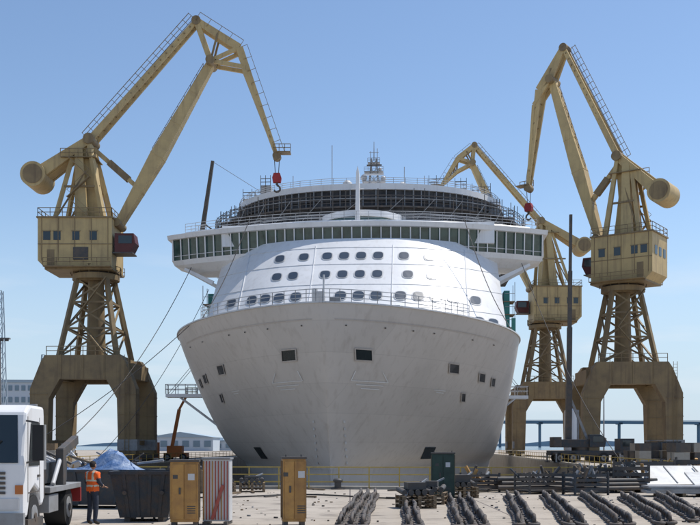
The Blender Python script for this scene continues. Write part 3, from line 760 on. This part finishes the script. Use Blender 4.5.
# ---------------------------------------------------------------- cabinets
def cabinet(loc,w_,d_,h_,rz,col,kind):
    E=empty('electrical_cabinet' if kind!='stripe' else 'striped_barrier_panel',loc,rz); m=MB()
    if kind=='stripe':
        m.b2((-w_/2,-d_/2,.1),(w_/2,d_/2,h_),'white2')
        n=9
        for i in range(n):
            x=-w_/2+w_*(i+.15)/n; m.b2((x,-d_/2-.02,.14),(x+w_/n*.4,-d_/2+.01,h_-.04),'stripe' if i%3 else 'orangey')
            m.b2((x,d_/2-.01,.14),(x+w_/n*.4,d_/2+.02,h_-.04),'stripe')
        m.b2((-w_/2-.03,-d_/2-.04,h_),(w_/2+.03,d_/2+.04,h_+.05),'grey')
        for x in(-w_/2+.08,w_/2-.08): m.b2((x-.05,-d_/2-.2,0),(x+.05,d_/2+.2,.1),'dark')
        m.beam((-.1,-d_/2-.05,.15),(.2,-d_/2-.05,1.1),.04,.09,'stripe')
    else:
        m.b2((-w_/2,-d_/2,.12),(w_/2,d_/2,h_),col); m.b2((-w_/2-.03,-d_/2-.03,h_),(w_/2+.03,d_/2+.03,h_+.06),'dark')
        for x in(-w_/2+.08,w_/2-.08): m.b2((x-.06,-d_/2+.02,0),(x+.06,d_/2-.02,.12),'dark')
        m.b2((-w_/2+.05,-d_/2-.02,.2),(-.012,-d_/2+.01,h_-.06),col); m.b2((.012,-d_/2-.02,.2),(w_/2-.05,-d_/2+.01,h_-.06),col)
        m.b2((-.14,-d_/2-.05,h_*.5),(-.09,-d_/2-.02,h_*.6),'dark'); m.b2((.1,-d_/2-.026,h_*.72),(.28,-d_/2-.019,h_*.82),'white2')
        m.b2((-.3,-d_/2-.026,h_*.74),(-.17,-d_/2-.019,h_*.8),'dark')
        for i in range(4): m.b2((.08,-d_/2-.026,.35+i*.06),(.3,-d_/2-.019,.38+i*.06),'dark')
        for sx in(-1,1): 
            m.b2((sx*(w_/2+.025),-d_/2+.04,.2),(sx*(w_/2-.01),-d_/2+.1,h_-.05),'wood');m.b2((sx*(w_/2+.025),d_/2-.1,.2),(sx*(w_/2-.01),d_/2-.04,h_-.05),'wood')
            m.beam((sx*(w_/2-.1),0,h_+.05),(sx*(w_/2-.1),0,h_+.12),.03,.03,'dark')
    m.obj('body',E,bevel=.008)
cabinet((-4.5,27.3,0),.74,.7,1.74,R(5),'orangey','box')
cabinet((-3.68,27.8,0),.74,.5,1.8,R(-3),'white2','stripe')
cabinet((-1.55,27.4,0),.62,.6,1.82,R(8),'orangey','box')
cabinet((3.7,39.8,0),.9,.8,1.85,R(-5),'green','box')

def pallet_stack(loc,n,rz,load=0):
    m=MB()
    for k in range(n):
        z=k*.15; 
        for y in(-.5,0,.5): m.b2((-.6,y-.05,z),(.6,y+.05,z+.02),'wood'); [m.b2((x-.06,y-.05,z+.02),(x+.06,y+.05,z+.11),'wood') for x in(-.54,0,.54)]
        for i in range(7): m.b2((-.6+i*.185,-.55,z+.11),(-.6+i*.185+.1,.55,z+.135),'wood')
    z=n*.15
    if load:
        for i in range(5): m.cyl((-.5+i*.24,-.4,z+.1),(-.5+i*.24,.5,z+.1+random.uniform(0,.1)),.1,'dark',n=10)
        m.b2((-.35,-.3,z+.2),(.3,.3,z+.2+load),'dark'); m.beam((-.5,-.4,z),(.5,.3,z+load+.3),.06,.06,'grey')
    m.obj('pallet_stack',None,loc,rz)
pallet_stack((2.3,35,0),3,.2,.25);pallet_stack((3.0,37.5,0),3,-.2,.2);pallet_stack((4.7,42,0),3,.1,.3)
pallet_stack((-4.6,47,0),3,.1,.1);pallet_stack((-6.0,46.5,0),3,.3,.2)

# ---------------------------------------------------------------- anchor chains
def link_mesh():
    m=MB(); n=16;k=7;a=.26;b_=.17;r=.068; vs=[]
    for i in range(n):
        t=2*math.pi*i/n; cx=a*math.cos(t)+ (.10 if math.cos(t)>0 else -.10)*abs(math.cos(t))**.3; cy=b_*math.sin(t)
        dx=-a*math.sin(t);dy=b_*math.cos(t);l=math.hypot(dx,dy);nx,ny=dy/l,-dx/l
        for j in range(k):
            p=2*math.pi*j/k; vs.append((cx+nx*r*math.cos(p),cy+ny*r*math.cos(p),r*math.sin(p)))
    m.add(vs,[(i*k+j,((i+1)%n)*k+j,((i+1)%n)*k+(j+1)%k,i*k+(j+1)%k) for i in range(n) for j in range(k)],'chain',True)
    m.cyl((0,-b_,0),(0,b_,0),.045,'chain',n=7)
    return m.bm
lb=link_mesh(); bmesh.ops.recalc_face_normals(lb,faces=lb.faces)
lme=bpy.data.meshes.new('link'); lb.to_mesh(lme); lb.free()
LV=[v.co.copy() for v in lme.vertices]; LF=[tuple(p.vertices) for p in lme.polygons]
def chain(p0,p1):
    p0=Vector(p0);p1=Vector(p1);d=p1-p0;sc=.74;n=int(d.length/(.43*sc)); ang=math.atan2(d.y,d.x); m=MB()
    ph=random.uniform(0,6)
    for i in range(n):
        p=p0.lerp(p1,i/n); wob=.03*math.sin(i*.3+ph)
        tilt=R(90) if i%2 else R(0); tilt+=random.uniform(-.18,.18)
        q=Matrix.Rotation(ang+random.uniform(-.08,.08),3,'Z')@Matrix.Rotation(tilt,3,'X')
        z=(.24 if i%2 else .09)*sc
        c=Vector((p.x,p.y,z))+Vector((-math.sin(ang),math.cos(ang),0))*wob
        m.add([c+q@(v*sc) for v in LV],LF,'chain',True)
    m.obj('anchor_chain',recalc=False)
for a,b_ in(((-.30,26.5),(.55,44)),((0.0,26.5),(.85,44)),((.3,26.5),(1.15,44)),((1.55,26.5),(2.25,41)),((1.8,26.5),(2.5,41)),((2.85,26.5),(4.0,40)),((3.2,26.5),(4.35,40)),((3.55,26.5),(4.7,40)),
            ((4.6,27),(6.6,42)),((4.95,27),(6.95,42)),((5.9,27),(8.1,42)),((6.25,27),(8.45,42)),((7.2,27),(9.6,41.5)),((7.55,27),(9.95,41.5)),((8.5,27.5),(11.1,41)),((8.85,27.5),(11.5,41)),((9.8,28.5),(12.6,41)),((10.15,29),(13.0,41))):
    chain((a[0],a[1],0),(b_[0],b_[1],0))

# ---------------------------------------------------------------- apron clutter
def pipe_stack(loc,rz,n,L_,r,m_='grey'):
    m=MB(); k=n
    for row in range(3):
        for i in range(n-row): 
            y=(i-(n-row)/2)*2*r; dx=random.uniform(-.2,.2)
            m.cyl((-L_/2+dx,y,.12+r+row*r*1.75),(L_/2+dx,y,.12+r+row*r*1.75),r,m_,n=9)
    for x in(-L_*.3,L_*.3): m.b2((x-.06,-n*r*1.1,0),(x+.06,n*r*1.1,.12),'wood')
    m.obj('pipe_stack',None,loc,rz)
pipe_stack((9.5,47,0),.05,6,5,.11,'dark');pipe_stack((-9,47.5,0),.15,6,4,.12,'dark');pipe_stack((7,48.5,0),0,5,4,.1,'wood');pipe_stack((12.4,46.2,0),.3,4,4,.1,'dark')
def plate_stack(loc,rz,n,L_,W_,m_):
    m=MB(); z=.15
    for x in(-L_*.3,0,L_*.3): m.b2((x-.07,-W_/2,0),(x+.07,W_/2,.15),'wood')
    for i in range(n):
        t=random.uniform(.04,.12); m.box((random.uniform(-.12,.12),random.uniform(-.1,.1),z+t/2),(L_*random.uniform(.9,1),W_*random.uniform(.85,1),t-.005),m_ if i%3 else 'grey',random.uniform(-.05,.05)); z+=t
    m.obj('steel_plate_stack',None,loc,rz)
plate_stack((14.2,43,0),-.1,4,3,1.6,'grey');plate_stack((-11.5,46,0),.2,6,3,1.6,'dark')
m=MB()
for i,(x,y,rz,rx) in enumerate(((15.8,47.2,.12,.45),(17.6,45.2,-.05,.30))):
    m.box((x,y,.75-.12*i),(4.4,1.9,.10),'panel',rz,rx)
    for k_ in(-1.5,0,1.5): m.box((x+k_,y,.69-.12*i),(.1,1.8,.14),'grey',rz,rx)
    for k_ in(-.7,.7): m.box((x+k_,y-.1,.81-.12*i),(.05,1.7,.06),'grey',rz,rx)
for x in(14.2,16.2,18.4): m.b2((x-.1,44.8,0),(x+.1,47.2,.3),'wood')
m.obj('ship_panels')
def gear_crate(loc,rz,w_,d_,h_,col):
    m=MB()
    m.b2((-w_/2,-d_/2,.12),(w_/2,d_/2,.18),col)
    for x in(-w_/2,w_/2):
        for y in(-d_/2,d_/2): m.beam((x,y,0),(x,y,h_),.08,.08,col)
    for y in(-d_/2,d_/2):
        for i in range(4): m.b2((-w_/2,y-.02,.2+i*(h_-.2)/4),(w_/2,y+.02,.2+(i+.6)*(h_-.2)/4),col)
    for x in(-w_/2,w_/2):
        for i in range(4): m.b2((x-.02,-d_/2,.2+i*(h_-.2)/4),(x+.02,d_/2,.2+(i+.6)*(h_-.2)/4),col)
    for i in range(11):
        p=Vector((random.uniform(-w_/2.5,w_/2.5),random.uniform(-d_/2.5,d_/2.5),h_*.5)); q=p+Vector((random.uniform(-.7,.7),random.uniform(-.3,.3),random.uniform(.25,.8)))
        m.cyl(p,q,random.uniform(.03,.09),random.choice(['dark','grey','wood','orangey','dark','navy']),n=7)
    m.obj('gear_crate',None,loc,rz)
for x,y,w_,h_,c in((-7.6,48,1.8,1.2,'dark'),(-10.2,43.5,1.6,1.1,'wood'),(-12.6,43,2,1.3,'dark'),(-14.6,46,2,1.5,'grey'),(8.6,45.4,1.8,1.0,'dark'),(11.7,48.4,2,1.2,'dark'),(13.2,47,1.6,1.3,'dark'),(19.6,48,2,1.4,'dark'),(6.1,47,1.5,.9,'dark'),(10.4,44.2,1.6,1.0,'navy'),(-16.8,44,2.2,1.6,'dark'),(14.4,49,2.4,1.5,'dark'),(17.2,49.2,2.2,1.6,'dark')):
    gear_crate((x,y,0),random.uniform(-.4,.4),w_,w_*.7,h_,c)
def reel(loc,rz,r):
    m=MB()
    for x in(-.4,.4): m.cyl((x-.04,0,r),(x+.04,0,r),r,'wood',n=22)
    m.cyl((-.36,0,r),(.36,0,r),r*.75,'dark',n=22); m.obj('cable_reel',None,loc,rz)
reel((-13.2,48,0),.4,.8);reel((-6.9,46,0),1.4,.55)
for x in(-9.8,-.6,7.9,12.5):
    m=MB(); m.cyl((0,0,0),(0,0,.06),.35,'dark',n=18);m.cyl((0,0,.06),(0,0,.4),.17,'dark',n=16);m.sphere((0,0,.44),.25,'dark',(1,1,.5),16); m.obj('mooring_bollard',None,(x,49.6,0))

def keel_blocks(loc,rz,nx,ny):
    m=MB()
    for i in range(nx):
        for j in range(ny):
            for k_ in range(random.randint(1,3)):
                m.box((i*1.5+random.uniform(-.08,.08),j*1.6,.4+k_*.8),(1.25,1.3,.78),random.choice(['dark','wood','concrete','dark']),random.uniform(-.1,.1))
    m.obj('keel_block_stack',None,loc,rz)
keel_blocks((-36,78,0),.1,5,2);keel_blocks((-34.5,97,0),.3,4,3);keel_blocks((27.8,84,0),-.05,6,2);keel_blocks((30.5,104,0),.1,7,3);keel_blocks((41,118,0),.1,6,2);keel_blocks((-38,112,0),0,5,2)
def container(loc,rz,col,L_=6.1):
    m=MB(); m.b2((-L_/2,-1.2,.15),(L_/2,1.2,2.6),col)
    n=int(L_/.3)
    for i in range(n):
        x=-L_/2+.15+i*(L_-.3)/(n-1)
        for y in(-1.2,1.2): m.b2((x-.06,y-.03,.3),(x+.06,y+.03,2.45),col)
    for x in(-L_/2,L_/2):
        for y in(-1.2,1.2): m.beam((x,y,0),(x,y,2.62),.16,.16,col)
        for y in(-.8,-.3,.3,.8): m.beam((x*1.01,y,.2),(x*1.01,y,2.5),.04,.04,'grey')
    m.obj('shipping_container',None,loc,rz)
container((-40,104,0),.2,'white2');container((-31,152,0),1.5,'orange');container((35,112,0),1.5,'dark');container((49,128,0),.1,'navy')
container((-38,86,0),0.1,'navy');container((36.5,98,0),1.2,'green')
def van(loc,rz,col):
    m=MB(); m.prism([(-2.6,.4),(2.4,.4),(2.5,1.1),(1.7,1.3),(1.1,2.2),(-2.5,2.3),(-2.6,2.0)],-.95,.95,col)
    m.add([(1.68,-.85,1.36),(1.68,.85,1.36),(1.14,.8,2.15),(1.14,-.8,2.15)],[(0,1,2,3)],'glass')
    for y in(-.96,.96):
        m.add([(1.5,y,1.35),(.4,y,1.35),(.4,y,2.0),(1.12,y,2.0)],[(0,1,2,3)],'glass')
        for x in(-1.7,1.6): wheel(m,(x,y*.93,.36),.36,.22)
    m.obj('parked_van',None,loc,rz)
van((-40,122,0),.3,'white')
def boom_lift(loc,rz):
    m=MB(); m.b2((-1.6,-1.1,.5),(1.6,1.1,1.1),'orange')
    for x in(-1.1,1.1):
        for y in(-1.1,1.1): wheel(m,(x,y,.5),.5,.35)
    m.b2((-1.2,-.9,1.1),(.9,.9,2.1),'orange'); m.beam((-.6,0,2),(.4,0,7.2),.4,.45,'orange');m.beam((.4,0,7.2),(1.6,0,9.4),.28,.3,'orange')
    m.b2((1.4,-.6,9.0),(2.9,.6,9.1),'grey'); m.rail([(1.4,-.6,9.1),(2.9,-.6,9.1),(2.9,.6,9.1),(1.4,.6,9.1),(1.4,-.6,9.1)],'yellow',1.1,.7,.03)
    m.obj('boom_lift',None,loc,rz)
boom_lift((-24.3,140,0),0)
m=MB(); m.cyl((0,0,.6),(0,0,6.6),.8,'white',n=24); m.sphere((0,0,6.6),.8,'white',(1,1,.5),24)
for a in range(4): m.beam((.7*math.cos(a*1.57),.7*math.sin(a*1.57),0),(.7*math.cos(a*1.57),.7*math.sin(a*1.57),1),.15,.15,'grey')
m.beam((.95,0,.2),(.95,0,6.8),.05,.3,'grey'); m.obj('storage_tank',None,(28.9,131,0))

# ---------------------------------------------------------------- background
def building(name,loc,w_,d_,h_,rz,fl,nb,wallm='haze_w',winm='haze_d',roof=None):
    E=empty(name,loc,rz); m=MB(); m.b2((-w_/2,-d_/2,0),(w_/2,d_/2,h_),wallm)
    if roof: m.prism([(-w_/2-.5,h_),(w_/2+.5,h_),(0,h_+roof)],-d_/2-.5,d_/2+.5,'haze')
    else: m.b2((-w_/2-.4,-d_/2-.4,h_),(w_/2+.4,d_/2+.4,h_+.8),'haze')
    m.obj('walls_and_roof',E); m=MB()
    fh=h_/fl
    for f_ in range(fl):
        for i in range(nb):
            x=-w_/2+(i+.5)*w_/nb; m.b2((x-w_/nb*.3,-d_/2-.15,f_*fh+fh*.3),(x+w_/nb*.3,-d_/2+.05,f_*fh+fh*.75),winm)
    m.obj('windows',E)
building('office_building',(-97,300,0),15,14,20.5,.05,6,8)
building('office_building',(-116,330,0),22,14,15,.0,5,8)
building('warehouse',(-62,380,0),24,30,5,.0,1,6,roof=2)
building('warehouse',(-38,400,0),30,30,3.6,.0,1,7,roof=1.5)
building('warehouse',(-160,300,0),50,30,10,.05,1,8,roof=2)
def lattice(loc,h,w0,w1,m_='haze_w',name='lattice_mast'):
    m=MB(); n=int(h/3)
    for i in range(n):
        a,b_=i/n,(i+1)/n; wa=w0+(w1-w0)*a; wb=w0+(w1-w0)*b_
        for sx,sy in((-1,-1),(1,-1),(1,1),(-1,1)): m.beam((sx*wa,sy*wa,a*h),(sx*wb,sy*wb,b_*h),.16,.16,m_)
        m.beam((-wa,-wa,a*h),(wb,-wb,b_*h),.1,.1,m_);m.beam((wa,-wa,a*h),(-wb,-wb,b_*h),.1,.1,m_)
        m.beam((-wa,wa,a*h),(wb,wb,b_*h),.1,.1,m_);m.beam((-wb,-wb,b_*h),(wb,-wb,b_*h),.1,.1,m_)
        m.beam((-wa,-wa,a*h),(-wb,wb,b_*h),.1,.1,m_);m.beam((wa,-wa,a*h),(wb,wb,b_*h),.1,.1,m_)
    m.obj(name,None,loc)
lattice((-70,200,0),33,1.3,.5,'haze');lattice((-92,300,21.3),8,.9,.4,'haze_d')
for x,y,h in((-49,140,17),(66,260,20)):
    m=MB(); m.cyl((0,0,0),(0,0,h),.22,'grey',.12,10); m.b2((-1.4,-.3,h),(1.4,.3,h+.2),'grey')
    for i in range(4): m.box((-1.1+i*.72,-.35,h-.1),(.5,.25,.4),'dark')
    m.obj('floodlight_mast',None,(x,y,0))
m=MB()
x0,x1=150,1500
n=34
for i in range(n):
    xa=x0+(x1-x0)*i/n; xb=x0+(x1-x0)*(i+1)/n
    za=25+ -9*max(0,(xa-240)/1200); zb=25+ -9*max(0,(xb-240)/1200)
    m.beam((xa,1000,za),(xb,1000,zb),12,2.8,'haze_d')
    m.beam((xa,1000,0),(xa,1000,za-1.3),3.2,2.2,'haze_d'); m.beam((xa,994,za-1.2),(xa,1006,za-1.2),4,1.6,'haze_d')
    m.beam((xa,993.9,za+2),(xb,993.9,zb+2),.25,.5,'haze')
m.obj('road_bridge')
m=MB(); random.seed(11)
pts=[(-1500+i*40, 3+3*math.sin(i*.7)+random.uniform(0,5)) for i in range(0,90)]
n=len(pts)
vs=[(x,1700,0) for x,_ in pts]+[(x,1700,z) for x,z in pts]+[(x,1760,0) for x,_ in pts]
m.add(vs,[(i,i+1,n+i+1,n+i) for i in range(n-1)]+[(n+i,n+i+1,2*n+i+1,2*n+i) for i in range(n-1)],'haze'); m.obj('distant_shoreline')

# ---------------------------------------------------------------- worker
def skin_mesh(name,verts,edges,radii,parent,sub=2,mats=None):
    me=bpy.data.meshes.new(name+'_sk'); me.from_pydata([Vector(v) for v in verts],edges,[]); o=bpy.data.objects.new(name+'_sk',me); COL.objects.link(o)
    sk=o.modifiers.new('skin','SKIN'); sk.use_smooth_shade=True
    for i,r in enumerate(radii):
        me.skin_vertices[0].data[i].radius=(r,r) if not isinstance(r,tuple) else r
        me.skin_vertices[0].data[i].use_root=(i==0)
    ss=o.modifiers.new('sub','SUBSURF'); ss.levels=sub; ss.render_levels=sub
    dg=bpy.context.evaluated_depsgraph_get(); dg.update(); ev=o.evaluated_get(dg)
    nm=bpy.data.meshes.new_from_object(ev); nm.name=name
    bpy.data.objects.remove(o)
    ob=bpy.data.objects.new(name,nm); COL.objects.link(ob); ob.parent=parent
    nm.materials.clear()
    for m_ in mats: nm.materials.append(M[m_])
    for p in nm.polygons: p.use_smooth=True
    return ob
W=empty('worker',(-7.05,27.4,0),R(150))
V=[(0,0,.96),(0,0,1.12),(0,-.01,1.30),(0,0,1.43),(0,-.01,1.52),
   (.17,0,1.41),(.25,-.0,1.16),(.19,-.22,1.06),
   (-.17,0,1.41),(-.25,.0,1.16),(-.19,-.22,1.06),
   (.09,0,.90),(.12,-.03,.50),(.13,.03,.10),(.15,-.13,.045),
   (-.09,0,.90),(-.11,-.01,.50),(-.12,.04,.10),(-.14,-.12,.045)]
Ed=[(0,1),(1,2),(2,3),(3,4),(3,5),(5,6),(6,7),(3,8),(8,9),(9,10),(0,11),(11,12),(12,13),(13,14),(0,15),(15,16),(16,17),(17,18)]
Rd=[(.165,.12),(.17,.125),(.195,.14),(.14,.10),.055,.08,.058,.036,.08,.058,.036,.105,.078,.056,.045,.105,.078,.056,.045]
bd=skin_mesh('body',V,Ed,Rd,W,2,['trousers','vest','reflect','skin','boots'])
for p in bd.data.polygons:
    c=p.center; i=0
    if c.z<.13: i=4
    elif c.z<.93: i=0
    if c.z>=.93: 
        torso=abs(c.x)<.2
        i=1 if torso or c.z>1.3 else 0
        if torso and (1.06<c.z<1.11 or 1.20<c.z<1.25): i=2
        if torso and c.z>1.25 and .085<abs(c.x)<.125: i=2
        if c.z>1.47: i=3
        if c.y<-.14 and c.z<1.2: i=3
    if c.z<.93 and c.z>.13 and c.y<-.17: i=3
    p.material_index=i
for v in bd.data.vertices:
    if .93<v.co.z<1.46 and abs(v.co.x)<.2: v.co+=v.normal*.014
hd=MB()
hc=Vector((0,-.02,1.645))
vs=[];fs=[];n=20;h_=14
for i in range(h_+1):
    ph=math.pi*i/h_
    for j in range(n):
        t=2*math.pi*j/n; x=math.sin(ph)*math.cos(t);y=math.sin(ph)*math.sin(t);z=math.cos(ph)
        jaw=1-.25*max(0,-z)
        vs.append(hc+Vector((x*.076*jaw,y*.098*(1-.12*max(0,-z)),z*.118)))
for i in range(h_):
    for j in range(n): fs.append((i*n+j,(i+1)*n+j,(i+1)*n+(j+1)%n,i*n+(j+1)%n))
hd.add(vs,fs,'skin',True)
hd.sphere(hc+Vector((0,.012,.022)),.1,'hair',(.83,1.0,1.08),18)
hd.sphere(hc+Vector((0,-.1,-.012)),.02,'skin',(.7,1,1.3),8)
for sx in(-1,1):
    hd.sphere(hc+Vector((sx*.078,.0,-.005)),.028,'skin',(.4,.8,1.2),10)
    hd.sphere(hc+Vector((sx*.03,-.085,.012)),.012,'white',(1,.6,.8),8);hd.sphere(hc+Vector((sx*.03,-.093,.012)),.005,'dark',n=6)
hd.b2((hc.x-.025,hc.y-.096,hc.z-.058),(hc.x+.025,hc.y-.082,hc.z-.05),'dred')
hd.obj('head',W)
for sx in(-1,1):
    bx=Vector((sx*.19,-.22,1.06))
    HV=[bx,bx+Vector((-sx*.005,-.07,-.01))]; HE=[(0,1)]; HR=[(.03,.02),(.038,.018)]
    for k,(ox,ln_) in enumerate(((-.03,.065),(-.01,.075),(.01,.07),(.03,.055))):
        a=bx+Vector((ox,-.09,-.012)); b_=a+Vector((0,-ln_*.5,-.012)); c=b_+Vector((0,-ln_*.3,-.03))
        i0=len(HV); HV+= [a,b_,c]; HE+=[(1,i0),(i0,i0+1),(i0+1,i0+2)]; HR+=[.010,.009,.008]
    i0=len(HV); HV+=[bx+Vector((-sx*.045,-.05,-.02)),bx+Vector((-sx*.055,-.085,-.035))]; HE+=[(0,i0),(i0,i0+1)]; HR+=[.012,.010]
    skin_mesh('hand',HV,HE,HR,W,1,['skin'])

# ---------------------------------------------------------------- camera, light, world
cam=bpy.data.cameras.new('camera'); co=bpy.data.objects.new('camera',cam); COL.objects.link(co)
co.location=(0,0,2.2); co.rotation_euler=(R(90),0,0)
cam.sensor_width=36; cam.lens=36*1000/700; cam.shift_y=182.5/700; cam.clip_end=12000
scene.camera=co
sd=Vector((0.42,0.22,0.87)).normalized()
s=bpy.data.lights.new('sun','SUN'); s.energy=4.8; s.angle=R(.5); s.color=(1,.955,.89)
so=bpy.data.objects.new('sun',s); COL.objects.link(so); so.rotation_euler=sd.to_track_quat('Z','Y').to_euler()
wd=bpy.data.worlds.new('World'); scene.world=wd; wd.use_nodes=True
nt=wd.node_tree;N=nt.nodes;L=nt.links; bg=N['Background']
sky=N.new('ShaderNodeTexSky'); sky.sky_type='NISHITA'; sky.sun_disc=False
sky.sun_elevation=math.asin(sd.z); sky.sun_rotation=math.atan2(sd.x,sd.y); sky.dust_density=0.3; sky.air_density=1.0; sky.ozone_density=2.8
tc=N.new('ShaderNodeTexCoord'); sp=N.new('ShaderNodeSeparateXYZ'); L.new(tc.outputs['Generated'],sp.inputs[0])
# bluish sea haze low over the horizon
hz=N.new('ShaderNodeMapRange'); hz.inputs['From Min'].default_value=.26; hz.inputs['From Max'].default_value=0.0; hz.inputs['To Max'].default_value=.85; hz.interpolation_type='SMOOTHSTEP'
L.new(sp.outputs['Z'],hz.inputs['Value'])
mh=N.new('ShaderNodeMix'); mh.data_type='RGBA'; L.new(hz.outputs[0],mh.inputs[0]); L.new(sky.outputs[0],mh.inputs[6]); mh.inputs[7].default_value=(3.7,4.6,5.6,1)
mp=N.new('ShaderNodeMapping'); mp.inputs['Scale'].default_value=(1.2,1.2,6); L.new(tc.outputs['Generated'],mp.inputs[0])
nz=N.new('ShaderNodeTexNoise'); nz.inputs['Scale'].default_value=5; nz.inputs['Detail'].default_value=8; L.new(mp.outputs[0],nz.inputs['Vector'])
rp=N.new('ShaderNodeValToRGB'); rp.color_ramp.elements[0].position=.50; rp.color_ramp.elements[1].position=.72; rp.color_ramp.elements[1].color=(.6,.6,.6,1); L.new(nz.outputs['Fac'],rp.inputs[0])
mr=N.new('ShaderNodeMapRange'); mr.inputs['From Min'].default_value=.22; mr.inputs['From Max'].default_value=.05; L.new(sp.outputs['Z'],mr.inputs['Value'])
ml=N.new('ShaderNodeMath'); ml.operation='MULTIPLY'; L.new(rp.outputs[0],ml.inputs[0]); L.new(mr.outputs[0],ml.inputs[1])
mx=N.new('ShaderNodeMix'); mx.data_type='RGBA'; L.new(ml.outputs[0],mx.inputs[0]); L.new(mh.outputs[2],mx.inputs[6]); mx.inputs[7].default_value=(5.6,5.9,6.3,1)
L.new(mx.outputs[2],bg.inputs['Color']); bg.inputs['Strength'].default_value=0.15
scene.view_settings.view_transform='Standard'; scene.view_settings.look='None'; scene.view_settings.exposure=0
